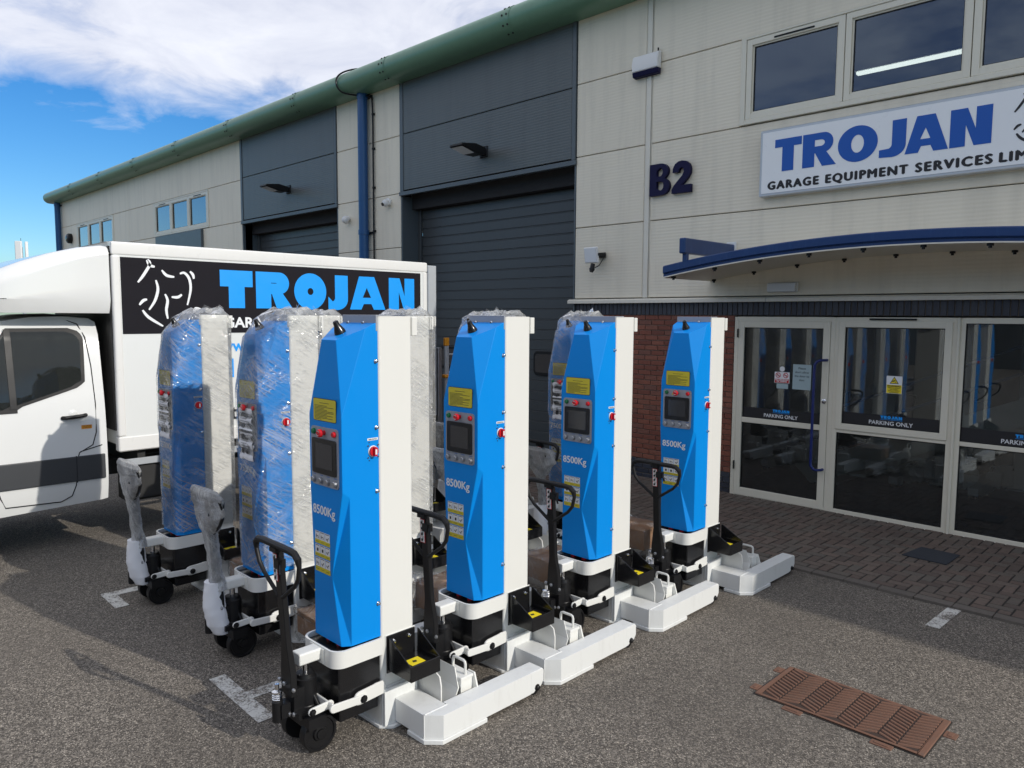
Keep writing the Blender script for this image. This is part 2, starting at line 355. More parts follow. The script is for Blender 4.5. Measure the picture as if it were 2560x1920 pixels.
def mat_glass(name, tint=(0.5, 0.55, 0.55), base=0.06, rough=0.0, dirt=0.03, wob=0.0, k=1.6, rc=(0.9, 0.95, 1)):
    m, nt, out = newmat(name); g = N(nt); o = g.obj()
    fr = g.n('ShaderNodeFresnel', {'IOR': 1.52})
    nrm = None
    gl = g.n('ShaderNodeBsdfGlossy', {'Color': (*rc, 1), 'Roughness': rough}); tr = g.n('ShaderNodeBsdfTransparent', {'Color': (*tint, 1)})
    if wob:
        bp = g.n('ShaderNodeBump', {'Height': g.noise(o, 1.2, 2), 'Strength': wob, 'Distance': 0.02}); nt.links.new(bp.outputs[0], gl.inputs['Normal'])
    f = g.math('ADD', g.math('MULTIPLY', fr.outputs[0], k), base, True)
    mx = g.n('ShaderNodeMixShader', {0: f, 1: tr.outputs[0], 2: gl.outputs[0]})
    df = g.n('ShaderNodeBsdfDiffuse', {'Color': (0.55, 0.55, 0.52, 1)})
    d = g.math('MULTIPLY', g.noise(g.mapv(o, (4, 4, 1)), 3, 6, 0.7), dirt)
    mx2 = g.n('ShaderNodeMixShader', {0: d, 1: mx.outputs[0], 2: df.outputs[0]})
    nt.links.new(mx2.outputs[0], out.inputs[0]); return m
def mat_film(name, cover=0.10, streak=0.75, scale=1.0, ang=35, bub=False):
    m, nt, out = newmat(name); g = N(nt); o = g.obj(); oi = g.n('ShaderNodeObjectInfo')
    off = g.n('ShaderNodeCombineXYZ', {0: g.math('MULTIPLY', oi.outputs['Random'], 9.0), 1: 0.0, 2: g.math('MULTIPLY', oi.outputs['Random'], 5.0)}).outputs[0]
    ov = g.n('ShaderNodeVectorMath', {0: o, 1: off}, operation='ADD').outputs[0]
    sp_ = g.n('ShaderNodeSeparateXYZ', {0: ov}); uu = g.math('ADD', sp_.outputs[0], sp_.outputs[1])
    uv = g.n('ShaderNodeCombineXYZ', {0: uu, 1: sp_.outputs[2], 2: 0.0}).outputs[0]
    def fib(a, sc, stretch, wid, seed):
        # thin creases: contour lines of a noise drawn out along one direction
        v = g.mapv(g.mapv(uv, (1, 1, 1), (0, 0, R(a)), (seed, seed*0.7, 0)), (sc, sc*stretch, 1)); nn = g.noise(v, 2.2, 1.6, 0.45, 0.0)
        return g.math('SUBTRACT', 1.0, g.math('MULTIPLY', g.math('ABSOLUTE', g.math('SUBTRACT', nn, 0.5)), 1.0/wid), True)
    s1 = fib(ang, 0.55*scale, 22, 0.065, 0.0); s2 = fib(-ang*0.9, 0.5*scale, 24, 0.045, 4.0); s3 = fib(ang*1.5, 0.7*scale, 18, 0.05, 9.0); s4 = fib(ang*0.5, 0.45*scale, 42, 0.065, 13.0)
    st = g.math('MAXIMUM', g.math('MAXIMUM', s1, g.math('MULTIPLY', s2, 0.8)), g.math('MAXIMUM', g.math('MULTIPLY', s3, 0.7), g.math('MULTIPLY', s4, 0.6)))
    patch = g.math('MULTIPLY', g.math('SUBTRACT', g.noise(ov, 3.5*scale, 5, 0.65), 0.42), 3.6, True)
    st = g.math('MULTIPLY', st, g.math('ADD', g.math('MULTIPLY', patch, 0.9), 0.10))
    hgt = g.math('ADD', g.math('MULTIPLY', st, 0.9), g.math('ADD', g.math('MULTIPLY', g.noise(ov, 9*scale, 2, 0.5), 0.5), g.math('MULTIPLY', g.noise(g.mapv(uv, (1, 9, 1), (0, 0, R(ang))), 6*scale, 3), 0.45)))
    if bub:
        vb = g.n('ShaderNodeTexVoronoi', {'Vector': ov, 'Scale': 75.0}); hgt = g.math('ADD', hgt, g.math('MULTIPLY', vb.outputs['Distance'], -1.2))
    bp = g.n('ShaderNodeBump', {'Height': hgt, 'Strength': 0.6, 'Distance': 0.010})
    tr = g.n('ShaderNodeBsdfTransparent', {'Color': (0.985, 0.985, 0.985, 1)})
    gl = g.n('ShaderNodeBsdfGlossy', {'Color': (1, 1, 1, 1), 'Roughness': 0.09, 'Normal': bp.outputs[0]})
    df = g.n('ShaderNodeBsdfDiffuse', {'Color': (0.93, 0.94, 0.94, 1), 'Normal': bp.outputs[0]})
    tl = g.n('ShaderNodeBsdfTranslucent', {'Color': (0.8, 0.82, 0.82, 1), 'Normal': bp.outputs[0]})
    dd = g.n('ShaderNodeMixShader', {0: 0.35, 1: df.outputs[0], 2: tl.outputs[0]})
    fr = g.n('ShaderNodeFresnel', {'IOR': 1.45, 'Normal': bp.outputs[0]})
    a = g.n('ShaderNodeMixShader', {0: g.math('MULTIPLY', fr.outputs[0], 0.9, True), 1: tr.outputs[0], 2: gl.outputs[0]})
    b = g.n('ShaderNodeMixShader', {0: g.math('ADD', g.math('MULTIPLY', st, streak), cover, True), 1: a.outputs[0], 2: dd.outputs[0]})
    nt.links.new(b.outputs[0], out.inputs[0]); return m
def mat_emit(name, col, s):
    m, nt, out = newmat(name); g = N(nt); e = g.n('ShaderNodeEmission', {'Color': (*col, 1), 'Strength': s}); nt.links.new(e.outputs[0], out.inputs[0]); return m

MT = dict(
 asphalt=mat_asphalt(), roadpaint=mat_roadpaint(),
 blue=paint('lift_blue', (0.001, 0.245, 0.72), 0.42, 0.03, bump=0.04, bscale=500, spec=0.22),
 white=paint('lift_white', (0.735, 0.735, 0.70), 0.38, 0.02, bump=0.05, bscale=240),
 whitebase=paint('base_white', (0.74, 0.75, 0.735), 0.33, 0.03, bump=0.05, bscale=180, dirt=0.28, dirtcol=(0.40,0.385,0.35)),
 black=paint('gloss_black', (0.010, 0.010, 0.011), 0.22, 0.1), satin=paint('satin_black', (0.010, 0.010, 0.011), 0.40, 0.15, bump=0.1, spec=0.3),
 rubber=paint('rubber', (0.011, 0.011, 0.012), 0.5, 0.2, bump=0.1, spec=0.3), tyre=paint('tyre', (0.009, 0.009, 0.010), 0.38, 0.2, spec=0.35),
 chrome=paint('chrome', (0.75, 0.76, 0.78), 0.15, 0.02, metal=1.0), steel=paint('steel', (0.42, 0.43, 0.45), 0.4, 0.1, metal=0.9),
 greyplate=paint('grey_plate', (0.34, 0.36, 0.40), 0.4, 0.05), panelgrey=paint('panel_grey', (0.30, 0.32, 0.36), 0.45, 0.04),
 yellow=paint('label_yellow', (0.62, 0.52, 0.03), 0.5, 0.05), signyellow=paint('sign_yellow', (0.85, 0.68, 0.02), 0.4, 0.03), ink=paint('ink', (0.012, 0.012, 0.015), 0.5),
 labelwhite=paint('label_white', (0.75, 0.76, 0.76), 0.5, 0.03), print_white=paint('print_white', (0.80, 0.82, 0.84), 0.5, 0.02),
 red=paint('red_plastic', (0.55, 0.012, 0.02), 0.25, 0.05), green=paint('green_plastic', (0.01, 0.16, 0.06), 0.25, 0.05),
 screen=paint('screen', (0.05, 0.05, 0.052), 0.12, 0.05), bezel=paint('bezel', (0.008, 0.008, 0.009), 0.3, 0.05),
 beige=ribbed('cladding_beige', (0.80, 0.74, 0.605), 0.5, 0.045, 0.15, 0.55), dgrey=ribbed('cladding_grey', (0.097, 0.112, 0.116), 0.4, 0.045, 0.16, 0.5),
 beigetrim=paint('trim_beige', (0.72, 0.69, 0.60), 0.45, 0.04, dirt=0.12), greytrim=paint('trim_grey', (0.085, 0.105, 0.12), 0.4, 0.04),
 slat=paint('slat_grey', (0.060, 0.068, 0.073), 0.42, 0.06, bump=0.1, bscale=200), dark=paint('dark_void', (0.02, 0.02, 0.022), 0.8),
 gutter=paint('gutter_green', (0.125, 0.255, 0.17), 0.36, 0.08, dirt=0.25, dirtcol=(0.06,0.09,0.06)),
 pipeblue=paint('pipe_blue', (0.012, 0.075, 0.22), 0.32, 0.06), canopyblue=paint('canopy_blue', (0.007, 0.038, 0.145), 0.35, 0.12, dirt=0.35, dirtcol=(0.05,0.12,0.28)),
 handleblue=paint('handle_blue', (0.008, 0.02, 0.14), 0.3, 0.05), numblue=paint('number_navy', (0.006, 0.005, 0.042), 0.5, 0.05, spec=0.2),
 upvc=paint('frame_beige', (0.72, 0.69, 0.58), 0.4, 0.03, dirt=0.08), glass=mat_glass('window_glass', (0.68, 0.72, 0.73), 0.01, dirt=0.05), glassup=mat_glass('upper_glass', (0.32, 0.36, 0.42), 0.03, dirt=0.03, wob=0.05, rc=(0.62, 0.78, 1.0)),  # upper panes: blue of a reflected sky put into the gloss colour
 glassfar=mat_glass('far_glass', (0.25, 0.3, 0.33), 0.16, dirt=0.12), cabglass=mat_glass('cab_glass', (0.42, 0.46, 0.44), 0.0, dirt=0.02, wob=0.06, k=0.75),
 mortar=paint('mortar', (0.20, 0.17, 0.14), 0.9, 0.15, bump=0.4), 
 brick=rand_solid('red_brick', [(0.0, (0.19, 0.055, 0.035)), (0.35, (0.25, 0.075, 0.045)), (0.7, (0.30, 0.10, 0.06)), (1.0, (0.21, 0.085, 0.06))]),
 bluebrick=rand_solid('blue_brick', [(0.0, (0.025, 0.03, 0.05)), (0.5, (0.035, 0.043, 0.065)), (1.0, (0.05, 0.058, 0.08))], 0.5, 0.3),
 paver=rand_solid('paver', [(0.0, (0.105, 0.080, 0.066)), (0.3, (0.142, 0.102, 0.082)), (0.65, (0.128, 0.112, 0.094)), (1.0, (0.165, 0.122, 0.098))], 0.85, 0.6),
 joint=paint('sand_joint', (0.028, 0.025, 0.022), 0.95, 0.2, bump=0.4), kerb=rand_solid('kerb', [(0.0, (0.12, 0.105, 0.09)), (1.0, (0.16, 0.14, 0.12))], 0.9, 0.6),
 rustdark=paint('dark_iron', (0.045, 0.027, 0.020), 0.8, 0.2, bump=0.3), rust=paint('rusty_iron', (0.165, 0.083, 0.053), 0.72, 0.35, bump=0.6, bscale=260, dirt=0.9, dirtcol=(0.11, 0.085, 0.068)),
 mat=paint('doormat', (0.028, 0.033, 0.042), 0.9, 0.15, bump=0.6), carpet=paint('carpet', (0.012, 0.015, 0.03), 0.95, 0.2), wallin=paint('inside_wall', (0.22, 0.215, 0.20), 0.8, 0.05), stair=paint('stair_paint', (0.45, 0.50, 0.47), 0.6, 0.05),
 vanwhite=paint('van_white', (0.74, 0.75, 0.74), 0.22, 0.01, coat=0.5), boxwhite=paint('box_white', (0.73, 0.75, 0.74), 0.32, 0.02, dirt=0.05, dirtcol=(0.5,0.47,0.4)), alu=paint('trim_white', (0.76, 0.76, 0.74), 0.3, 0.03, dirt=0.06, dirtcol=(0.4,0.36,0.28)),
 vangraphic=paint('graphic_black', (0.016, 0.015, 0.019), 0.7, 0.1, spec=0.08), cyan=paint('graphic_cyan', (0.004, 0.33, 0.92), 0.4, 0.02), vanband=paint('band_grey', (0.042, 0.045, 0.05), 0.5, 0.05, bump=0.1),
 chassis=paint('chassis', (0.02, 0.02, 0.02), 0.7, 0.2), signblue=paint('sign_blue', (0.001, 0.085, 0.42), 0.4, 0.02), signwhite=paint('sign_white', (0.84, 0.86, 0.87), 0.3, 0.02), alum=paint('aluminium', (0.50, 0.53, 0.56), 0.35, 0.04, metal=0.3),
 card=paint('cardboard', (0.36, 0.20, 0.105), 0.8, 0.1, bump=0.1), paper=paint('paper', (0.78, 0.78, 0.80), 0.7, 0.02), foam=paint('foam_sheet', (0.78, 0.79, 0.82), 0.7, 0.03, bump=0.2, bscale=40),
 palepaper=paint('pale_paper', (0.36, 0.47, 0.50), 0.6, 0.03), orange=paint('orange', (0.75, 0.30, 0.02), 0.5, 0.05), lens=paint('lamp_lens', (0.74, 0.77, 0.80), 0.15, 0.05), camwhite=paint('camera_white', (0.75, 0.75, 0.74), 0.35, 0.02),
 film=mat_film('stretch_film', 0.035, 0.55, 1.0, 32), filmbox=mat_film('box_film', 0.01, 0.5, 1.3, 50), bubble=mat_film('bubble_wrap', 0.30, 0.6, 1.5, 60, True),
 tube=mat_emit('strip_light', (1.0, 0.90, 0.62), 6.0), ceil=paint('ceiling', (0.5, 0.5, 0.48), 0.8, 0.03),
)

# ================================================================== SETTING
YF = 9.40
WP = {}
def wparent(o):      # parts given in world coordinates under an Empty that stands at the thing's base
    if o.parent is not None and o.parent.name in WP: o.matrix_parent_inverse = Matrix.Translation(-o.parent.location)
    return o
def wob(*a, **k): return wparent(ob(*a, **k))
def wtext(*a, **k): return wparent(text(*a, **k))
def wshape(*a, **k): return wparent(shape(*a, **k))
def wempty(name, loc, label, cat, group=None):
    e = empty(name, loc, label, cat, group); WP[e.name] = 1; return e
def onX(x): return lambda u, v, t: (x+t, u, v)          # face looking to +X, u along Y
def onY(y): return lambda u, v, t: (u, y-t, v)          # face looking to -Y, u along X
def at(f, u0, v0): return lambda u, v, t: f(u0+u, v0+v, t)

m = M(); m.quad((-400,-400,0),(400,-400,0),(400,400,0),(-400,400,0))
ob('ground', m, MT['asphalt'], smooth=False, kind='structure')

# --- painted bay marks (sheets 4 mm above the ground)
def mark(pts): 
    m = M(); m.add([(x, y, 0.004) for x, y in pts], [tuple(range(len(pts)))])
    return ob('parking_marking', m, MT['roadpaint'], smooth=False, kind='structure')
mark([(-4.86,2.02),(-4.12,2.00),(-4.12,2.11),(-4.42,2.115),(-4.40,4.6),(-4.51,4.6),(-4.53,2.12),(-4.86,2.13)])
mark([(-7.06,2.00),(-6.62,1.99),(-6.62,2.10),(-6.93,2.105),(-6.91,6.0),(-7.02,6.0),(-7.04,2.11)])
mark([(-1.75,6.47),(-1.645,6.47),(-1.625,7.03),(-1.73,7.03)])

# --- block paving: herringbone of 200 x 100 mm blocks
pv = link('pavement', None, kind='structure', loc=(-3, 7.1, 0)); WP[pv.name] = 1
mb = M(); mb.box(-8.0, 12, 7.12, 9.46, -0.05, 0.018); wob('joint_sand', mb, MT['joint'], pv, smooth=False)
def view_xy(p):
    d = Vector(p)-Vector((0,0,CH)); z = d.dot(_F)
    return (1280+1880*d.dot(_Rr)/z, 960-1880*d.dot(_Ur)/z, z) if z > 0.2 else (0, -9999, z)
cells = []
for ix in range(-80, 45):
    for iy in range(0, 23):
        k = (ix-iy) % 4
        if k == 0: cells.append((ix*0.1+0.1, 7.13+iy*0.1+0.05, 1))
        elif (k == 2 and iy == 0) or (k == 3 and iy == 22): cells.append((ix*0.1+0.05, 7.13+iy*0.1+0.05, 2))
        elif k == 3 and iy < 22: cells.append((ix*0.1+0.05, 7.13+iy*0.1+0.1, 0))
def blk(lx, ly): 
    m = M(); hx, hy = lx/2-0.0075, ly/2-0.0085; c = 0.004
    m.loft([[(-hx,-hy,0.0),(hx,-hy,0.0),(hx,hy,0.0),(-hx,hy,0.0)],[(-hx,-hy,0.022),(hx,-hy,0.022),(hx,hy,0.022),(-hx,hy,0.022)],[(-hx+c,-hy+c,0.025),(hx-c,-hy+c,0.025),(hx-c,hy-c,0.025),(-hx+c,hy-c,0.025)]]); return m
pm = [mesh_of(blk(0.1, 0.2), 'paver', MT['paver'], smooth=False), mesh_of(blk(0.2, 0.1), 'paver', MT['paver'], smooth=False), mesh_of(blk(0.1, 0.1), 'paver', MT['paver'], smooth=False)]
vis = []; rest = M()
for cx, cy, hz in cells:
    sx, sy, sz = view_xy((cx, cy, 0))
    hidden = sx < 1500 or (1650 < sx < 1830) 
    vis.append((sz if (-20 < sx < 2580 and sy < 1930 and not hidden) else 100+sz, cx, cy, hz))
vis.sort()
for i, (d, cx, cy, hz) in enumerate(vis):
    tz = random.uniform(-0.002, 0.002); rot = random.uniform(-0.012, 0.012)
    if i < 300:
        o = link('paver', pm[hz], pv, loc=(cx, cy, tz)); o.rotation_euler = (random.uniform(-.01,.01), random.uniform(-.01,.01), rot); wparent(o)
    else:
        b = blk(*((0.1, 0.2), (0.2, 0.1), (0.1, 0.1))[hz]); rest.add([(x+cx, y+cy, z+tz) for x, y, z in b.v], b.f)
o = wob('paver', rest, MT['paver'], pv, smooth=False); o['kind'] = 'stuff'
m = M()
for i in range(66): x = -8+i*0.3; m.box(x+.004, x+.296, 7.015, 7.12, -0.05, 0.022+random.uniform(-.002,.002))
ob('kerb_edging', m, MT['kerb'], kind='structure')

# ================================================================== WAREHOUSE
wh = wempty('warehouse', (-8, 9.4, 0), 'long beige and grey clad industrial unit with green rounded eaves and brick entrance', 'building')
XL, XR = -36.3, 20.0
# wall core behind the cladding, left open at the doors and windows
m = M()
yc0, yc1 = 9.47, 9.66
m.box(XL, -19.5, yc0, yc1, 0, 7.2); m.box(-14.9, -12.52, yc0, yc1, 0, 7.2); m.box(-19.5, -14.9, yc0, yc1, 4.9, 7.2); m.box(-12.52, -7.93, yc0, yc1, 4.9, 7.2)
m.box(-7.93, -5.09, yc0, yc1, 0, 7.2); m.box(-5.09, -0.93, yc0, yc1, 2.48, 4.97); m.box(-5.09, -0.93, yc0, yc1, 6.1, 7.2); m.box(-0.93, XR, yc0, yc1, 0, 7.2)
m.box(XL, XL+0.2, yc1, 30, 0, 7.2); m.box(XR-0.2, XR, yc1, 30, 0, 7.2); m.box(XL, XR, 29.8, 30, 0, 7.2)
wob('wall_core', m, MT['dark'], wh, smooth=False)
m = M(); m.prism([(9.25,7.42),(19.6,8.9),(30.2,7.4),(30.2,7.25),(19.6,8.7),(9.3,7.25)], 'x', XL-0.15, XR+0.15); wob('roof', m, MT['gutter'], wh, smooth=False)
# cladding panels, each its own piece, joints open between them
def panel(x0, x1, z0, z1, mat, y=YF, t=0.06):
    g = 0.006; m = M(); m.box(x0+g, x1-g, y, y+t, z0+g, z1-g); return wob('cladding_panel', m, MT[mat], wh, bevel=0.006)
rows = [2.73, 3.855, 4.965, 6.085, 7.14]
for (x0, x1) in ((-7.915, -6.60), (-6.49, 3.0), (3.0, 12.0), (12.0, XR)):
    for z0, z1 in zip(rows, rows[1:]):
        if x0 == -6.49 and z0 == 4.965: panel(-6.49, -5.09, z0, z1, 'beige'); panel(-0.93, 3.0, z0, z1, 'beige')
        else: panel(x0, x1, z0, z1, 'beige')
for (x0, x1) in ((XL, -28.1), (-28.1, -19.55)):
    for z0, z1 in zip([0, 1.6, 2.73, 3.855, 4.93, 6.02, 7.14], [1.6, 2.73, 3.855, 4.93, 6.02, 7.14]):
        if z0 == 4.93:
            a, b = (-33.95, -29.65) if x0 == XL else (-25.75, -21.6)
            panel(x0, a, z0, z1, 'beige'); panel(b, x1, z0, z1, 'beige')
        else: panel(x0, x1, z0, z1, 'beige')
for z0, z1 in zip([0.0, 1.6, 2.73, 3.83, 4.91, 6.05, 7.14], [1.6, 2.73, 3.83, 4.91, 6.05, 7.14]): panel(-14.86, -12.53, z0, z1, 'beige')
for (x0, x1) in ((-19.42, -14.95), (-12.43, -8.00)):
    panel(x0, x1, 4.95, 6.055, 'dgrey', 9.385, 0.07); panel(x0, x1, 6.055, 7.14, 'dgrey', 9.385, 0.07)
def trim(name, x0, x1, y0, y1, z0, z1, mat): 
    m = M(); m.box(x0, x1, y0, y1, z0, z1); return wob(name, m, MT[mat], wh, bevel=0.005)
for (x0, x1) in ((-19.53, -14.86), (-12.52, -7.92)):
    trim('corner_trim', x0, x0+0.105, 9.37, 9.465, 4.93, 7.12, 'greytrim'); trim('corner_trim', x1-0.075, x1, 9.37, 9.465, 4.93, 7.12, 'greytrim')
    trim('lintel_trim', x0-0.02, x1+0.02, 9.362, 9.45, 4.85, 4.928, 'greytrim')
    trim('door_jamb', x0, x0+0.03, 9.40, 9.86, 0, 4.85, 'greytrim'); trim('door_jamb', x1-0.03, x1, 9.40, 9.86, 0, 4.85, 'greytrim')
    trim('door_jamb', x0+0.03, x0+0.12, 9.80, 9.855, 0, 4.60, 'slat'); trim('door_jamb', x1-0.12, x1-0.03, 9.80, 9.855, 0, 4.60, 'slat')
    trim('door_head', x0+0.03, x1-0.03, 9.66, 9.9, 4.60, 4.93, 'dark')
trim('panel_joint_cover', -6.585, -6.505, 9.388, 9.46, 2.73, 7.1, 'beigetrim')
for xx in (-6.60, -6.495): trim('panel_joint_cover', xx, xx+0.010, 9.394, 9.46, 2.73, 7.1, 'beigetrim')
m = M(); m.prism([(9.345,2.655),(9.345,2.70),(9.39,2.722),(9.46,2.722),(9.46,2.665),(9.355,2.655)], 'x', -8.02, -4.62); wob('drip_flashing', m, MT['beigetrim'], wh, smooth=False)
m = M(); m.prism([(9.345,2.655),(9.345,2.70),(9.39,2.722),(9.46,2.722),(9.46,2.665),(9.355,2.655)], 'x', -4.615, XR); wob('drip_flashing', m, MT['beigetrim'], wh, smooth=False)
# roller doors
def roller_door(x0, x1, vision):
    m = M(); m.box(x0, x1, 9.90, 9.93, 0.005, 4.62); d = wob('roller_door', m, MT['dark'], wh, smooth=False)
    P = 0.183; sm = None
    for i in range(25):
        if sm is None:
            mm = M(); h = P-0.004; mm.prism([(0.05,0),(0.004,0.0),(0.0,0.006),(0.0,h-0.022),(0.004,h-0.018),(0.0,h-0.014),(0.0,h-0.005),(0.004,h),(0.05,h)], 'x', x0, x1); sm = mesh_of(mm, 'slat', MT['slat'], smooth=False)
        link('slat', sm, d, loc=(0, 9.855, 0.02+i*P))
    for xx in vision:
        m2 = M(); outer = rrect(xx, xx+0.62, 1.40, 1.83, 0.09); m2.prism([(z, x) for x, z in outer], 'y', 9.825, 9.858)
        f = ob('vision_panel', m2, MT['rubber'], d, bevel=0.008)
        m3 = M(); inner = rrect(xx+0.05, xx+0.57, 1.45, 1.78, 0.06); m3.prism([(z, x) for x, z in inner], 'y', 9.821, 9.824); ob('vision_pane', m3, MT['screen'], d, smooth=False)
    return d
roller_door(-12.40, -8.03, (-9.22, -10.5, -11.85)); roller_door(-19.41, -14.98, ())
# brick wall left of the entrance
m = M(); m.box(-7.90, -5.09, 9.452, 9.469, 0.0, 2.655); bw = wob('brick_wall', m, MT['mortar'], wh, smooth=False)
m = M(); m.box(-0.93, XR, 9.44, 9.469, 0.0, 2.655); wob('brick_wall', m, MT['brick'], wh, smooth=False)
def brickmesh(L, H, D=0.03):
    m = M(); m.box(0, L, 0, D, 0, H); return m
bk = {}
lst = []
for r in range(33):
    z = 0.006+r*0.075; x = -7.90-(0.1125 if r % 2 else 0)
    while x < -5.10:
        a, b = max(x, -7.90), min(x+0.215, -5.10)
        if b-a > 0.02:
            sx, sy, sz = view_xy(((a+b)/2, 9.44, z)); lst.append((abs(sx-1610), a, b, z, r))
        x += 0.225
lst.sort(key=lambda t: (t[4] < 4, t[0])) if False else lst.sort()
rest = {0: M(), 1: M()}
for i, (_, a, b, z, r) in enumerate(lst):
    blue = r < 4; dy = random.uniform(0, 0.003)
    if i < 300:
        k = (round(b-a, 3), blue)
        if k not in bk: bk[k] = mesh_of(brickmesh(b-a, 0.065), 'brick', MT['bluebrick' if blue else 'brick'], bevel=0.004, smooth=False)
        link('brick', bk[k], bw, loc=(a, 9.436+dy, z))
    else: rest[blue].box(a, b, 9.436+dy, 9.455, z, z+0.065)
for k in (0, 1):
    if rest[k].f: o = ob('brick', rest[k], MT['bluebrick' if k else 'brick'], bw, smooth=False); o['kind'] = 'stuff'
m = M(); m.box(-7.90, XR, 9.440, 9.468, 2.475, 2.66); sc = wob('soldier_course', m, MT['mortar'], wh, smooth=False)
sm = mesh_of(brickmesh(0.064, 0.178), 'brick', MT['bluebrick'], bevel=0.004, smooth=False)
for i in range(int((12+7.9)/0.075)):
    link('brick', sm, sc, loc=(-7.897+i*0.075, 9.424+random.uniform(0, 0.003), 2.478))
# eaves gutter in 3.4 m lengths
def gprof(e=0.0):
    pts = [(9.47,7.06-e),(9.30,7.045-e),(9.14,7.05-e)]+[(9.12+(0.24+e)*math.cos(R(a)), 7.27+(0.22+e)*math.sin(R(a))) for a in range(-95, -281, -12)]+[(9.30,7.52+e),(9.60,7.565+e),(9.60,7.45),(9.47,7.3)]
    return pts
xs = [-36.55]+[-32.98+3.42*i for i in range(17)]
for a, b in zip(xs, xs[1:]):
    m = M(); m.loft([[(a+0.006, y, z) for y, z in gprof()], [(b-0.006, y, z) for y, z in gprof()]]); gs = wob('gutter_section', m, MT['gutter'], wh)
    if b < 0:
        m = M(); m.loft([[(b-0.10, y, z) for y, z in gprof(0.006)], [(b+0.10, y, z) for y, z in gprof(0.006)]], caps=False); ob('seam_band', m, MT['gutter'], gs)
        m = M()
        for dx in (-0.05, 0.05):
            for a2 in (-110, -150, -190, -225): 
                c = Vector((b+dx, 9.12+0.246*math.cos(R(a2)), 7.27+0.226*math.sin(R(a2)))); nrm = Vector((0, math.cos(R(a2)), math.sin(R(a2)))); m.cyl(c, c+nrm*0.01, 0.018, n=6)
        ob('rivet', m, MT['dark'], gs)
# downpipes
def pipe(x, y, r, sleeves):
    m = M(); m.cyl((x, y, 0.0), (x, y, 7.1), r, n=20); p = wob('downpipe', m, MT['pipeblue'], wh)
    for z in sleeves:
        m = M(); m.cyl((x, y, z), (x, y, z+0.10), r+0.012, n=20); ob('pipe_collar', m, MT['pipeblue'], p)
        m = M(); m.box(x-0.02, x+r+0.09, y+r-0.02, y+r+0.03, z+0.02, z+0.06); ob('pipe_bracket', m, MT['satin'], p)
pipe(-13.66, 9.27, 0.105, (6.95, 4.15, 1.9)); pipe(-36.05, 9.27, 0.11, (6.9, 4.0))
m = M(); cp = smooth_path([(-13.42,9.36,0.4),(-13.42,9.36,2.5),(-13.43,9.365,4.4),(-13.42,9.36,5.6),(-13.43,9.36,6.8),(-13.5,9.33,6.98),(-13.75,9.12,7.02),(-13.92,8.93,7.08),(-14.0,8.86,7.25),(-13.95,8.9,7.42),(-13.75,9.1,7.53),(-13.4,9.5,7.58)])
m.tube(cp, 0.018, 6); 
for z in (1.5, 2.4, 3.3, 4.2, 5.1, 5.9, 6.6): m.box(-13.45, -13.39, 9.35, 9.4, z, z+0.04)
wob('cable', m, MT['satin'], wh)
# windows: frame with a real opening, pane set back in it
def frame_mesh(x0, x1, z0, z1, t, y0, y1):
    m = M(); m.box(x0, x0+t, y0, y1, z0, z1); m.box(x1-t, x1, y0, y1, z0, z1); m.box(x0+t, x1-t, y0, y1, z0, z0+t); m.box(x0+t, x1-t, y0, y1, z1-t, z1); return m
def window(x0, x1, z0, z1, t=0.09, glass='glassup', vent=False, y0=9.385, bead=0.02, parent=None):
    f = wob('window', frame_mesh(x0, x1, z0, z1, t, y0, y0+0.08), MT['upvc'], parent or wh, bevel=0.004)
    ob('glazing_bead', frame_mesh(x0+t, x1-t, z0+t, z1-t, bead, y0+0.02, y0+0.06), MT['upvc'], f, bevel=0.004)
    m = M(); m.box(x0+t+bead, x1-t-bead, y0+0.042, y0+0.050, z0+t+bead, z1-t-bead); ob('pane', m, MT[glass], f, smooth=False)
    m = M(); g = 0.008; 
    for q in (frame_mesh(x0+t+bead, x1-t-bead, z0+t+bead, z1-t-bead, g, y0+0.03, y0+0.0415),): ob('gasket', q, MT['rubber'], f, smooth=False)
    if vent:
        m = M(); xm = (x0+x1)/2; m.box(xm-0.26, xm+0.26, y0-0.012, y0+0.01, z1-0.055, z1-0.035); ob('trickle_vent', m, MT['satin'], f, bevel=0.004)
    return f
trim('window_surround', -5.09, -5.02, 9.375, 9.46, 4.975, 6.085, 'upvc'); trim('window_surround', -5.02, -0.93, 9.372, 9.46, 4.975, 5.035, 'upvc'); trim('window_surround', -5.02, -0.93, 9.375, 9.46, 6.055, 6.085, 'upvc')
window(-5.015, -3.755, 5.04, 6.05, 0.075, vent=True); window(-3.745, -2.405, 5.04, 6.05, 0.07); window(-2.395, -1.0, 5.04, 6.05, 0.075, vent=True)
for a, b, t in ((-25.68,-21.66,3),(-33.9,-29.7,3)):
    trim('window_surround', a-0.07, b+0.07, 9.38, 9.46, 4.94, 4.985, 'upvc'); trim('window_surround', a-0.07, b+0.07, 9.38, 9.46, 5.965, 6.01, 'upvc')
    trim('window_surround', a-0.07, a, 9.38, 9.46, 4.985, 5.965, 'upvc'); trim('window_surround', b, b+0.07, 9.38, 9.46, 4.985, 5.965, 'upvc')
    wd = (b-a)/3
    for i in range(3): window(a+i*wd+0.005, a+(i+1)*wd-0.005, 4.99, 5.96, 0.085, 'glassfar', vent=(i != 1))
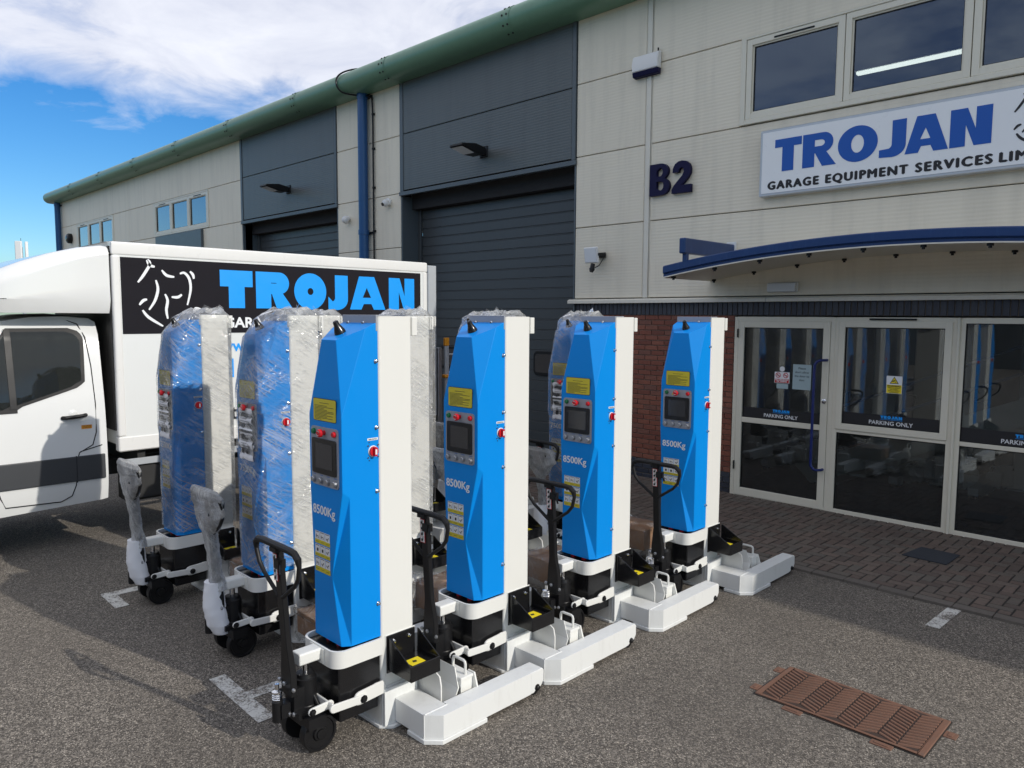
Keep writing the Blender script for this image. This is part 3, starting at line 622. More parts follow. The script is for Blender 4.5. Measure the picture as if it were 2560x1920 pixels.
# glazed entrance
m = frame_mesh(-5.07, -3.715, 0.012, 2.455, 0.055, 9.398, 9.47); ef = wob('entrance_frame', m, MT['upvc'], wh, bevel=0.004)
def leaf(x0, x1, z0, zm0, zm1, z1, t, y0):
    m = M(); m.box(x0, x0+t, y0, y0+0.055, z0, z1); m.box(x1-t, x1, y0, y0+0.055, z0, z1); m.box(x0+t, x1-t, y0, y0+0.055, z0, z0+t*1.25); m.box(x0+t, x1-t, y0, y0+0.055, z1-t, z1); m.box(x0+t, x1-t, y0, y0+0.055, zm0, zm1); return m
door = wob('entrance_door', leaf(-5.01, -3.775, 0.03, 1.035, 1.105, 2.40, 0.085, 9.388), MT['upvc'], wh, bevel=0.005)
def pane(x0, x1, z0, z1, par, y=9.42, gl='glass'):
    m = M(); m.box(x0, x1, y, y+0.008, z0, z1); ob('pane', m, MT[gl], par, smooth=False)
    ob('gasket', frame_mesh(x0, x1, z0, z1, 0.010, y-0.012, y-0.001), MT['rubber'], par, smooth=False)
pane(-4.925, -3.86, 1.105, 2.315, door); pane(-4.925, -3.86, 0.136, 1.035, door)
def band(x0, x1, z0, z1, par, xt, wt, y=9.417):
    m = M(); m.box(x0+0.011, x1-0.011, y-0.003, y, z0+0.011, z1); ob('vinyl_band', m, MT['ink'], par, smooth=False)
    text('lettering', 'PARKING ONLY', at(onY(y-0.005), xt-wt/2, z0+0.030), 0.066, MT['print_white'], par, bold=0.012, width=wt)
    x = xt-0.115*wt/0.48; s = 0.04*wt/0.48; lx = [('T', 0, .9), ('R', .95, .9), ('O', 1.9, 1.0), ('J', 2.95, .75), ('A', 3.75, 1.15), ('N', 4.95, 1.0)]; lp = []
    for ch, u, ww in lx: lp += [[(q[0]+0.0, q[1]) for q in L] for L in glyph(ch, u*s, ww*s, s*0.85, 0.4*s, 0.28*s)]
    lp.append([(0,-0.012),(6*s,-0.012),(6*s,-0.008),(0,-0.008)])
    shape('lettering', lp, at(onY(y-0.005), x, z0+0.105), MT['cyan'], par)
band(-4.925, -3.86, 1.105, 1.245, door, -4.385, 0.46)
m = M(); m.tube([(-3.80,9.388,1.925),(-3.80,9.33,1.925),(-3.83,9.28,1.925),(-3.87,9.262,1.91),(-3.897,9.26,1.87),(-3.90,9.26,1.80),(-3.90,9.26,0.66),(-3.897,9.26,0.60),(-3.87,9.262,0.56),(-3.83,9.28,0.545),(-3.80,9.33,0.545),(-3.80,9.388,0.545)], 0.0175, 12); ob('pull_handle', m, MT['handleblue'], door)
m = M(); m.lathe((-3.815,9.39,1.41),(0,-1,0),[(0,0.03),(0.012,0.03),(0.016,0.024),(0.018,0.006)]); ob('lock_cylinder', m, MT['chrome'], door)
for z in (2.18, 0.38):
    m = M(); m.cyl((-5.012,9.378,z),(-5.012,9.378,z+0.115),0.011,n=10); m.cyl((-5.012,9.378,z+0.036),(-5.012,9.378,z+0.04),0.014,n=10); m.cyl((-5.012,9.378,z+0.078),(-5.012,9.378,z+0.082),0.014,n=10); ob('hinge', m, MT['satin'], door)
def sticker(x0, x1, z0, z1, mat, par, y=9.414, name='sticker'):
    m = M(); m.box(x0, x1, y, y+0.003, z0, z1); return ob(name, m, MT[mat], par, smooth=False)
sticker(-4.487, -4.285, 1.598, 1.742, 'print_white', door); sticker(-4.479, -4.293, 1.603, 1.652, 'red', door, 9.411)
text('lettering', 'NO SMOKING\nOR VAPING', at(onY(9.408), -4.386, 1.632), 0.027, MT['print_white'], door, bold=0.03, align='CENTER', line=0.75)
for cx in (-4.437, -4.335):
    shape('lettering', [arc(cx, 1.70, 0.034, 0.034, 0, 350, 24), arc(cx, 1.70, 0.026, 0.026, 0, 350, 24)], onY(9.410), MT['red'], door)
    d = 0.026*0.707; shape('lettering', [[(cx-d-0.003,1.70+d-0.003),(cx-d+0.003,1.70+d+0.003),(cx+d+0.003,1.70-d+0.003),(cx+d-0.003,1.70-d-0.003)]], onY(9.409), MT['red'], door)
    shape('lettering', [[(cx-0.018,1.695),(cx+0.016,1.695),(cx+0.016,1.702),(cx-0.018,1.702)]], onY(9.4115), MT['ink'], door)
m = M(); m.cyl((-4.387,9.414,1.782),(-4.387,9.417,1.782),0.034,n=24); ob('sticker', m, MT['print_white'], door)
sticker(-4.242, -4.003, 1.53, 1.852, 'palepaper', door, 9.414, 'notice'); sticker(-4.455, -4.30, 1.526, 1.590, 'palepaper', door, 9.414, 'notice')
text('lettering', 'Please\ndon\'t allow\nthe door to\nslam', at(onY(9.4125), -4.122, 1.79), 0.040, MT['ink'], door, align='CENTER', line=1.25)
# fixed light 2 and 3
def light(x0, x1, vent, trans=True):
    m = frame_mesh(x0, x1, 0.012, 2.455, 0.06, 9.398, 9.47); m.box(x0+0.06, x1-0.06, 9.399, 9.468, 1.035, 1.085); f = wob('shopfront_window', m, MT['upvc'], wh, bevel=0.004)
    if trans:
        ob('sash', frame_mesh(x0+0.045, x1-0.05, 1.08, 2.41, 0.075, 9.383, 9.43), MT['upvc'], f, bevel=0.005); pane(x0+0.12, x1-0.125, 1.155, 2.335, f, 9.415)
    else: pane(x0+0.06, x1-0.06, 1.085, 2.395, f, 9.415)
    pane(x0+0.06, x1-0.06, 0.072, 1.035, f, 9.425)
    if vent: m = M(); xm = (x0+x1)/2; m.box(xm-0.27, xm+0.25, 9.37, 9.386, 2.425, 2.445); ob('trickle_vent', m, MT['satin'], f, bevel=0.004)
    return f
f2 = light(-3.715, -2.375, True); f3 = light(-2.36, -0.95, False, False)
band(-3.595, -2.50, 1.155, 1.30, f2, -3.03, 0.49, 9.412); band(-2.30, -1.01, 1.085, 1.245, f3, -1.66, 0.49, 9.412)
m = M(); m.box(-2.378, -2.350, 9.37, 9.40, 0.012, 2.46); wob('mullion', m, MT['upvc'], wh, bevel=0.006)
sticker(-3.099, -2.925, 1.565, 1.772, 'print_white', f2, 9.409); sticker(-3.094, -2.930, 1.570, 1.668, 'signyellow', f2, 9.406)
shape('lettering', [[(-3.062,1.682),(-2.962,1.682),(-3.012,1.765)]], onY(9.4075), MT['ink'], f2); shape('lettering', [[(-3.05,1.689),(-2.974,1.689),(-3.012,1.752)]], onY(9.406), MT['signyellow'], f2)
shape('lettering', [[(-3.032,1.702),(-2.998,1.716),(-3.003,1.727),(-3.037,1.713)],[(-3.005,1.698),(-2.99,1.698),(-2.99,1.705),(-3.005,1.705)]], onY(9.405), MT['ink'], f2)
text('lettering', 'WARNING', at(onY(9.403), -3.012, 1.644), 0.031, MT['ink'], f2, bold=0.02, align='CENTER'); text('lettering', 'These premises\nare under\n24 hour CCTV\nsurveillance', at(onY(9.403), -3.012, 1.627), 0.021, MT['ink'], f2, bold=0.01, align='CENTER', line=0.85)
m = M(); m.box(-5.08, 3, 9.40, 9.60, 0.0, 0.013); wob('door_sill', m, MT['beigetrim'], wh, smooth=False)
# rooms behind the glass
m = M(); m.box(-7.7, 6, 9.66, 15.5, 0.0, 0.012); wob('carpet', m, MT['carpet'], wh, smooth=False)
m = M(); m.box(-7.7, 6, 15.3, 15.5, 0.012, 6.9); m.box(-7.7, -7.5, 9.66, 15.3, 0.012, 6.9); m.box(5.8, 6, 9.66, 15.3, 0.012, 6.9); wob('inside_wall', m, MT['wallin'], wh, smooth=False)
m = M(); m.box(-7.5, 5.8, 9.66, 15.3, 2.75, 2.95); m.box(-7.5, 5.8, 9.66, 15.3, 6.25, 6.4); wob('inside_ceiling', m, MT['ceil'], wh, smooth=False)
m = M(); m.box(-4.45, -3.02, 11.58, 11.66, 5.985, 6.03); wob('strip_light', m, MT['tube'], wh, bevel=0.01)
m = M(); m.box(-4.47, -3.0, 11.55, 11.69, 6.03, 6.06); wob('strip_light_body', m, MT['labelwhite'], wh, bevel=0.01)
# staircase inside: two flights
st = wempty('staircase', (-2.5, 10.6, 0), 'pale staircase with blue handrail behind the entrance glazing', 'staircase')
m = M(); m.prism([(0.0,-4.6),(0.25,-4.85),(2.6,0.6),(2.3,0.75)], 'y', 10.95, 11.0); wob('stringer', m, MT['stair'], st, smooth=False)
m = M(); m.prism([(2.75,-2.2),(2.75,-2.55),(1.2,0.9),(1.2,1.3)], 'y', 10.5, 10.9); wob('flight_soffit', m, MT['stair'], st, smooth=False)
m = M()
for i in range(13): x = -4.6+i*0.38; m.box(x, x+0.38, 11.0, 11.9, 0.17*i+0.02, 0.17*i+0.06)
wob('tread', m, MT['stair'], st, smooth=False)
m = M(); m.tube([(-4.6,10.97,1.0),(0.4,10.97,3.2)], 0.022, 8); m.tube([(-4.6,10.97,0.65),(0.4,10.97,2.85)], 0.022, 8); wob('handrail', m, MT['pipeblue'], st)

# ================================================================== SIGNS AND FITTINGS ON THE FACADE
sg = wempty('shop_sign', (-2.6, 9.38, 4.0), 'wide white signboard with blue TROJAN lettering above the entrance canopy', 'sign')
m = M(); m.box(-4.73, 0.35, 9.28, 9.398, 4.0, 4.83); wob('sign_box', m, MT['alum'], sg, bevel=0.008)
m = M(); m.box(-4.695, 0.315, 9.274, 9.281, 4.035, 4.795); wob('sign_face', m, MT['signwhite'], sg, smooth=False)
ZB, HB = 4.288, 0.40
for ch, x, wd in (('T',-4.525,.345),('R',-4.165,.415),('O',-3.735,.455),('J',-3.262,.285),('A',-2.985,.44),('N',-2.535,.395)):
    wshape('letter', glyph(ch, 0, wd, HB, 0.150 if ch != 'O' else 0.155, 0.10), at(onY(9.271), x, ZB), MT['signblue'], sg)
for s_, x, wd in (('GARAGE',-4.60,.645),('EQUIPMENT',-3.862,.915),('SERVICES',-2.858,.735),('LIMITED',-2.05,.62)):
    wtext('letter', s_, at(onY(9.271), x, 4.078), 0.138, MT['ink'], sg, dup=0.075, width=wd, sp=1.25)
HS = [[(765,175),(775,200),(740,260),(712,297)],[(760,178),(775,205),(800,212)],[(835,228),(860,255),(900,262)],[(803,282),(812,330),(795,390),(763,440)],[(715,415),(735,392),(755,385)],[(730,442),(760,480),(832,527)],[(848,355),(860,390),(852,440),(858,487)],[(882,370),(915,370),(937,355)],[(930,243),(955,238),(980,270),(985,330),(965,412)],[(985,228),(1000,245),(1005,268)],[(1000,455),(1010,430),(1045,437)],[(880,520),(895,495),(915,490)]]
def horse(x0, z0, sx, sz, mp, mat, par, wdt):
    for s_ in HS: wshape('horse_stroke', [stroke([(x0+(p[0]-700)*sx, z0+(540-p[1])*sz) for p in s_], wdt)], mp, mat, par)
horse(-1.965, 4.20, 0.00155, 0.00150, onY(9.271), MT['ink'], sg, 0.013)
for s_, x in (('B', -6.48), ('2', -6.135)):
    pass
nb = shape('unit_number', glyph('B', 0, .335, .45, .118, .098)+glyph('2', .375, .31, .44, .1, .1), at(onY(9.365), -6.465, 4.195), MT['numblue'], None, thick=0.028)
nb['label'] = 'dark navy raised B2 characters on the beige cladding'; nb['category'] = 'unit number'
# alarm box
ab = wempty('alarm_box', (-6.56, 9.38, 5.9), 'white alarm sounder box with dark blue base high on the beige wall', 'alarm box')
m = M(); m.prism([(9.39,6.0),(9.29,6.0),(9.28,6.10),(9.31,6.22),(9.39,6.24)], 'x', -6.79, -6.34); wob('cover', m, MT['camwhite'], ab, bevel=0.01)
m = M(); m.prism([(9.39,5.998),(9.29,5.998),(9.31,5.93),(9.39,5.92)], 'x', -6.785, -6.345); wob('strobe_base', m, MT['numblue'], ab, bevel=0.008)
m = M(); m.cyl((-6.38,9.36,6.24),(-6.38,9.36,6.28),0.012); wob('cable_gland', m, MT['satin'], ab)
def floodlight(x, z, big, label, col):
    f = wempty('floodlight', (x, 9.36, z), label, 'floodlight', 'black floodlights over the roller doors' if big else None)
    if big:
        body = M(); body.prism([(9.28,z+0.02),(9.05,z+0.06),(8.72,z+0.02),(8.70,z-0.02),(9.05,z-0.10),(9.28,z-0.10)], 'x', x-0.17, x+0.17); wob('housing', body, MT['satin'], f, bevel=0.02, seg=2)
        m = M(); m.quad((x-0.14,8.74,z-0.028),(x-0.14,9.02,z-0.097),(x+0.14,9.02,z-0.097),(x+0.14,8.74,z-0.028)); m.v = [(a, b, c-0.006) for a, b, c in m.v]; wob('lens', m, MT['lens'], f, smooth=False)
        m = M(); m.box(x-0.06, x+0.06, 9.25, 9.385, z-0.08, z+0.03); m.box(x-0.10, x+0.10, 9.36, 9.39, z-0.12, z+0.08); wob('bracket', m, MT['satin'], f, bevel=0.01)
    else:
        m = M(); m.prism([(9.20,z-0.11),(9.16,z+0.13),(9.21,z+0.14),(9.25,z-0.10)], 'x', x-0.13, x+0.13); wob('housing', m, MT['camwhite'], f, bevel=0.012)
        m = M(); m.quad((x-0.11,9.194,z-0.09),(x+0.11,9.194,z-0.09),(x+0.11,9.161,z+0.115),(x-0.11,9.161,z+0.115)); wob('lens', m, MT['lens'], f, smooth=False)
        m = M(); m.box(x+0.10, x+0.15, 9.2, 9.38, z+0.0, z+0.04); m.box(x-0.02, x+0.14, 9.36, 9.39, z-0.02, z+0.06); wob('bracket', m, MT['satin'], f, bevel=0.006)
        m = M(); m.cyl((x+0.02,9.22,z-0.12),(x+0.02,9.20,z-0.20),0.035); m.cyl((x+0.02,9.20,z-0.20),(x+0.02,9.18,z-0.24),0.045,0.03); wob('motion_sensor', m, MT['satin'], f)
        m = M(); m.tube([(x+0.12,9.36,z-0.02),(x+0.08,9.3,z-0.14),(x+0.03,9.23,z-0.19)], 0.008, 6); wob('cable', m, MT['satin'], f)
floodlight(-10.05, 5.38, True, 'black floodlight on the grey panel over the nearer, larger roller door', 'satin')
floodlight(-17.0, 5.50, True, 'black floodlight on the grey panel over the roller door behind the van', 'satin')
floodlight(-7.42, 3.38, False, 'small white floodlight with motion sensor on the beige wall below B2', 'camwhite')
dc = wempty('dome_camera', (-12.92, 9.38, 4.75), 'white eyeball camera on the beige pier right of the blue downpipe', 'camera')
m = M(); m.lathe((-12.92,9.395,4.77),(0,-1,0),[(0,0.085),(0.04,0.085),(0.05,0.07)]); wob('base', m, MT['camwhite'], dc); m = M(); m.sphere((-12.92,9.31,4.745),0.078); wob('eyeball', m, MT['camwhite'], dc); m = M(); m.lathe((-12.93,9.245,4.715),(-0.1,-1,-0.35),[(0,0.035),(0.018,0.035)]); wob('lens', m, MT['bezel'], dc)
ps = wempty('motion_sensor', (-14.4, 9.38, 4.52), 'small white motion sensor dome on the beige pier left of the blue downpipe', 'sensor')
m = M(); m.lathe((-14.42,9.395,4.56),(0,-1,0),[(0,0.06),(0.05,0.06)]); wob('base', m, MT['camwhite'], ps); m = M(); m.sphere((-14.40,9.30,4.53),0.085); wob('dome', m, MT['camwhite'], ps)
bl = wempty('wall_lamp', (-34.75, 9.38, 5.5), 'round dark bulkhead lamp beside the far corner downpipe', 'lamp')
m = M(); m.lathe((-34.75,9.395,5.5),(0,-1,0),[(0,0.20),(0.12,0.20),(0.16,0.17)]); wob('body', m, MT['satin'], bl); m = M(); m.lathe((-34.75,9.235,5.5),(0,-1,0),[(0,0.14),(0.03,0.12),(0.05,0.06)]); wob('lens', m, MT['screen'], bl)
eb = wempty('bulkhead_light', (-4.4, 9.38, 2.83), 'white emergency bulkhead light under the blue canopy', 'lamp')
m = M(); m.box(-4.60, -4.20, 9.355, 9.398, 2.77, 2.90); wob('base', m, MT['labelwhite'], eb, bevel=0.012); m = M(); m.box(-4.59, -4.21, 9.30, 9.356, 2.776, 2.894); wob('diffuser', m, MT['lens'], eb, bevel=0.02, seg=2)
hs = wempty('blank_sign', (-23.7, 9.38, 4.3), 'dark blank signboard below the far left windows, half hidden by the van roof', 'sign')
m = M(); m.box(-25.5, -22.0, 9.32, 9.398, 3.9, 4.92); wob('board', m, MT['greytrim'], hs, bevel=0.01)
# ================================================================== ENTRANCE CANOPY
cn = wempty('entrance_canopy', (-2.75, 9.38, 3.0), 'curved blue steel canopy with beige soffit over the glazed entrance', 'canopy')
XC, ZT, RAD = -2.72, 3.335, 15.8
def za(x): return ZT-(RAD-math.sqrt(RAD*RAD-(x-XC)**2))
cxs = [-5.47+i*(5.50/40) for i in range(41)]
m = M(); m.loft([[(x,8.22,za(x)-0.10),(x,8.22,za(x)),(x,8.30,za(x)),(x,8.30,za(x)-0.10)] for x in cxs]); wob('front_beam', m, MT['canopyblue'], cn, bevel=0.012)
m = M(); m.loft([[(x,8.25,za(x)-0.135),(x,8.25,za(x)-0.10),(x,8.29,za(x)-0.10),(x,8.29,za(x)-0.135)] for x in cxs]); wob('lower_rail', m, MT['canopyblue'], cn, smooth=False)
m = M(); m.loft([[(x,8.24,za(x)-0.15),(x,8.24,za(x)-0.136),(x,9.397,za(x)-0.136),(x,9.397,za(x)-0.15)] for x in cxs]); wob('soffit', m, MT['beigetrim'], cn)
for i in range(10):
    x = -5.35+i*0.58
    for y in (8.30, 9.30):
        m = M(); z = za(x)-0.15; m.cyl((x,y,z),(x,y,z-0.025),0.03,n=8); m.cyl((x,y,z-0.025),(x,y,z-0.045),0.016,n=8); wob('soffit_bolt', m, MT['satin'], cn)
for x in (-5.15, -0.3):
    m = M(); m.box(x-0.045, x+0.045, 8.16, 9.39, 3.235, 3.425); wob('support_arm', m, MT['canopyblue'], cn, bevel=0.012)
    m = M(); m.box(x-0.03, x+0.03, 8.22, 8.28, za(x)-0.02, 3.24); wob('support_post', m, MT['canopyblue'], cn, bevel=0.005)
    m = M(); m.box(x-0.07, x+0.07, 9.375, 9.397, 3.20, 3.46); wob('wall_plate', m, MT['labelwhite'], cn, bevel=0.004)
# ================================================================== GROUND FITTINGS
dm = M(); dm.prism([(-2.46,8.17),(-2.04,8.15),(-2.03,8.58),(-2.40,8.60)], 'z', 0.027, 0.038)
ob('doormat', dm, MT['mat'], bevel=0.004, label='dark doormat lying on the block paving by the glazing', cat='doormat')
mc = wempty('access_cover', (-1.68, 4.73, 0), 'rusty rectangular cast iron access cover set in the asphalt', 'access cover')
m = M(); m.box(-2.192, -1.168, 4.462, 4.998, -0.02, 0.004); wob('silt', m, MT['joint'], mc, smooth=False)
m = M()
for x0, x1, y0, y1 in ((-2.185,-2.150,4.47,4.99),(-1.21,-1.175,4.47,4.99),(-2.15,-1.21,4.47,4.492),(-2.15,-1.21,4.968,4.99)): m.box(x0, x1, y0, y1, 0.0, 0.0125)
wob('cover_frame', m, MT['rust'], mc, bevel=0.003)
m = M(); m.box(-2.165, -1.195, 4.485, 4.975, 0.0, 0.0085); wob('cover_plate', m, MT['rustdark'], mc, bevel=0.002)
m = M(); nb_ = 8; bw_ = 0.94/nb_
for b in range(nb_):
    x0 = -2.15+b*bw_; sgn = 1 if b % 2 else -1
    for k in range(12):
        y0 = 4.500+k*0.0385; d = sgn*0.046
        ya, yb = y0+0.012-d/2, y0+0.012+d/2
        m.add([(x0+.006,ya,0.009),(x0+bw_-.006,yb,0.009),(x0+bw_-.006,yb+.022,0.009),(x0+.006,ya+.022,0.009),(x0+.008,ya+.003,0.0155),(x0+bw_-.008,yb+.003,0.0155),(x0+bw_-.008,yb+.019,0.0155),(x0+.008,ya+.019,0.0155)],
            [(4,5,6,7),(0,1,5,4),(1,2,6,5),(2,3,7,6),(3,0,4,7)])
wob('tread_rib', m, MT['rust'], mc, smooth=False)
for x0, x1, y0, y1 in ((-2.25,-2.192,4.52,4.60),(-2.25,-2.192,4.86,4.94),(-1.98,-1.86,4.41,4.461),(-1.45,-1.33,4.41,4.461),(-1.168,-1.10,4.79,4.87)):
    m = M(); m.box(x0, x1, y0, y1, -0.01, 0.006); m.box(x0+0.02, x1-0.02, y0+0.015, y1-0.015, 0.006, 0.010); wob('hinge_lug', m, MT['rust'], mc, bevel=0.002)

# unit added out of view behind the camera, to darken what glass and paint reflect
ou = wempty('added_warehouse', (-12, -24, 0), 'dark grey industrial unit across the yard, seen only as a reflection', 'building')
m = M(); m.box(-60, 40, -44, -24, 0, 7.6); wob('wall', m, MT['greytrim'], ou, smooth=False)
m = M(); m.prism([(-23.7,7.5),(-34,9.2),(-44.3,7.5),(-44.3,7.3),(-23.7,7.3)], 'x', -60.3, 40.3); wob('roof', m, MT['gutter'], ou, smooth=False)
for i in range(9):
    x = -55+i*11; m = M(); m.box(x, x+4.5, -24.0, -23.93, 0.0, 4.6); wob('roller_door', m, MT['slat'], ou, smooth=False)

# ================================================================== BOX VAN
XC_, BX = -9.68, -8.60
tv = wempty('box_van', (XC_, 4.0, 0), 'white box van with black side panel and cyan lettering, backed up to the roller door', 'van')
y0b, y1b, zb0, zb1 = 2.70, 6.90, 0.97, 3.19
m = M(); m.box(2*XC_-BX, BX, y0b, y1b, zb0+0.06, zb1); wob('box_body', m, MT['boxwhite'], tv, bevel=0.03, seg=2)
m = M(); m.box(BX-0.10, BX+0.012, y0b-0.012, y1b+0.01, zb1-0.12, zb1+0.018); m.box(2*XC_-BX-0.012, BX-0.10, y0b-0.012, y0b+0.10, zb1-0.12, zb1+0.018); wob('roof_rail', m, MT['alu'], tv, bevel=0.02, seg=2)
m = M(); m.box(BX-0.10, BX+0.010, y0b-0.012, y0b+0.075, zb0+0.16, zb1-0.12); wob('corner_post', m, MT['alu'], tv, bevel=0.025, seg=3)
m = M(); m.box(BX-0.05, BX+0.008, y1b-0.075, y1b+0.01, zb0+0.16, zb1-0.12); wob('corner_post', m, MT['alu'], tv, bevel=0.012)
m = M(); m.box(BX-0.10, BX+0.010, y0b-0.012, y1b, zb0, zb0+0.16); wob('skirt_rail', m, MT['alu'], tv, bevel=0.012)
m = M(); m.box(BX-0.04, BX+0.02, y1b+0.015, y1b+0.17, zb0, zb1-0.02); wob('rear_frame', m, MT['alum'], tv, bevel=0.01)
m = M(); m.box(2*XC_-BX, BX-0.05, y1b+0.01, y1b+0.10, zb0, zb1-0.02); wob('rear_shutter', m, MT['alum'], tv, bevel=0.01)
m = M(); m.box(BX, BX+0.004, 2.775, 6.785, 2.235, 3.05); wob('side_graphic', m, MT['vangraphic'], tv, smooth=False)
ZG, HG = 2.525, 0.44
for ch, x, wd in (('T',3.845,.40),('R',4.285,.485),('O',4.79,.455),('J',5.275,.295),('A',5.60,.57),('N',6.23,.44)):
    wshape('letter', glyph(ch, 0, wd, HG, 0.195 if ch != 'N' else .17, 0.19), at(onX(BX+0.0065), x, ZG), MT['cyan'], tv)
wtext('letter', 'GARAGE EQUIPMENT SERVICES', at(onX(BX+0.0065), 3.88, 2.30), 0.165, MT['print_white'], tv, bold=0.03, width=2.55, sp=1.0)
wtext('letter', 'www', at(onX(BX+0.0035), 3.84, 2.02), 0.19, MT['cyan'], tv, bold=0.02, width=0.42)
m = M(); m.box(BX, BX+0.0035, 3.93, 3.985, 1.71, 1.93); wob('letter', m, MT['cyan'], tv, smooth=False)
wtext('letter', 't', at(onX(BX+0.0035), 3.93, 1.215), 0.24, MT['ink'], tv, bold=0.02)
horse(2.92, 2.29, 0.00205, 0.00205, onX(BX+0.0065), MT['print_white'], tv, 0.0155)
# cab: side profile of the body and cross sections
def hw(z):
    T = [(0.40,.93),(0.55,.975),(0.75,1.0),(1.05,1.0),(1.38,.985),(1.6,.955),(1.9,.905),(2.2,.85),(2.32,.80),(2.40,.70)]
    if z <= T[0][0]: return T[0][1]
    for (a, p), (b, q) in zip(T, T[1:]):
        if z <= b: return p+(q-p)*(z-a)/(b-a)
    return T[-1][1]
def sec(y, ztop, zbot, k=1.0, lim=None):
    zs = [zbot+(ztop-zbot)*i/14 for i in range(15)]; s = ztop/2.42 if ztop < 2.3 else 1
    r = [(XC_+hw(z)*k, y, z) for z in zs]
    if ztop < 2.2: r = [(XC_+hw(z)*k*(1-0.10*max(0,(z-ztop+0.25)/0.25)**2), y, z) for z in zs]
    top = [(XC_+r[-1][0]*0+hw(ztop)*k*f, y, ztop+0.03*(1-f*f)) for f in (0.75, 0.4, 0.0, -0.4, -0.75)]
    return r+top+[(2*XC_-x, y, z) for x, y, z in r[::-1]]
prof = [(2.60,2.36,.47,1.0),(2.55,2.40,.46,1.0),(2.3,2.42,.45,1.0),(2.0,2.41,.44,1.0),(1.75,2.37,.43,1.0),(1.5,2.27,.42,1.0),(1.25,2.05,.42,.998),(1.0,1.78,.42,.99),(.75,1.50,.42,.975),(.55,1.34,.42,.95),(.30,1.22,.42,.91),(.12,1.08,.42,.85),(.05,.9,.45,.80)]
m = M(); m.loft([sec(*p) for p in prof]); wob('cab', m, MT['vanwhite'], tv, ang=40)
def side_panel(name, yl, yr, z0, z1, off, mat, step=0.03, par=None):
    m = M(); n = max(2, int((z1-z0)/step)); rows = []
    for i in range(n+1):
        z = z0+(z1-z0)*i/n; rows.append([(XC_+hw(z)+off, yl(z)+(yr(z)-yl(z))*j/6, z) for j in range(7)])
    vs = [p for r in rows for p in r]; fs = [(i*7+j, i*7+j+1, (i+1)*7+j+1, (i+1)*7+j) for i in range(n) for j in range(6)]
    m.add(vs, fs); return wob(name, m, MT[mat], par or tv)
def rcorner(z, z0, z1, r): 
    if z < z0+r: d = (z0+r-z)/r; return r*(1-math.sqrt(max(0, 1-d*d)))
    if z > z1-r: d = (z-z1+r)/r; return r*(1-math.sqrt(max(0, 1-d*d)))
    return 0
wl_ = lambda e: (lambda z: max(1.05, 1.40+ (z-1.9)*0.85)-0.0+e if z > 1.78 else 1.20+e)
def wr_(e, z0, z1):
    def f(z):
        a = 2.42-(2.26-z)*0.05-(rcorner(z, -9, z1, 0.14))-e
        b = 1.82+(z-1.545)/.31-e*3          # sill of the window climbs to the rear
        k = 0.10; h = max(0, k-abs(a-b))/k
        return max(1.803, min(a, b)-h*h*k*0.6)
    return f
def wl2(e): return lambda z: max(1.00, 1.78-(2.28-z)*0.72)+e
side_panel('seal_and_dark_liner', wl2(-0.03), wr_(-0.035, 1.46, 2.30), 1.46, 2.30, 0.006, 'rubber')  # rubber border; behind the glass its black stands in for the shaded cab inside
side_panel('side_window', wl2(0.0), lambda z: max(min(1.74, 1.82+(z-1.545)/.31), wl2(0.0)(z)+.002), 1.50, 2.255, 0.012, 'cabglass')
side_panel('side_window', lambda z: 1.80, wr_(0.0, 1.52, 2.265), 1.54, 2.265, 0.012, 'cabglass')
side_panel('window_post', lambda z: 1.742, lambda z: 1.798, 1.50, 2.29, 0.016, 'satin')
m = M(); m.box(BX-0.11, BX-0.066, 1.50, 2.575, 0.70, 0.965); wob('rub_strip', m, MT['vanband'], tv, bevel=0.012, seg=2)
m = M(); m.box(BX-0.11, BX-0.064, 2.292, 2.300, 0.69, 0.97); wob('rub_strip', m, MT['ink'], tv, smooth=False)
def seam(pts, r=0.006): 
    m = M(); m.tube([(XC_+hw(z)-0.001, y, z) for y, z in pts], r, 6); return wob('door_seam', m, MT['rubber'], tv)
seam([(1.60,.70),(1.62,.62),(1.66,.52),(2.15,.50),(2.25,.55),(2.29,.66),(2.30,.9),(2.33,1.0),(2.46,1.07),(2.50,1.2),(2.51,1.5),(2.50,1.9),(2.47,2.2),(2.42,2.34),(2.30,2.39)]); seam([(2.33,1.0),(2.34,1.01),(2.55,1.06)]); 
seam([(1.3,1.18),(1.7,1.26),(2.1,1.33),(2.3,1.2)], 0.003) if False else None
m = M(); xh = XC_+hw(1.37); m.tube([(xh+0.0,2.19,1.375),(xh+0.035,2.215,1.377),(xh+0.045,2.29,1.382),(xh+0.04,2.37,1.388),(xh+0.0,2.41,1.39)], 0.021, 8); wob('door_handle', m, MT['satin'], tv)
m = M(); m.sphere((xh-0.028,2.29,1.41),0.062,16,8,(0.5,1,0.9)); wob('handle_recess', m, MT['vanwhite'], tv)
m = M(); xs_ = XC_+hw(1.26)+0.003; m.quad((xs_,2.36,1.245),(xs_,2.46,1.245),(xs_,2.46,1.285),(xs_,2.36,1.285)); wob('yellow_sticker', m, MT['orange'], tv, smooth=False)
wtext('lettering', 'This vehicle\nis Alarmed', at(onX(xs_+0.002), 2.41, 1.269), 0.018, MT['ink'], tv, align='CENTER', line=0.8)
m = M(); m.quad((xs_,2.36,1.288),(xs_,2.46,1.288),(xs_-0.003,2.46,1.325),(xs_-0.003,2.36,1.325)); wob('white_sticker', m, MT['labelwhite'], tv, smooth=False)
m = M(); m.box(BX-0.10, BX+0.16, 1.30, 1.46, 1.62, 1.98); wob('door_mirror', m, MT['satin'], tv, bevel=0.04, seg=2)
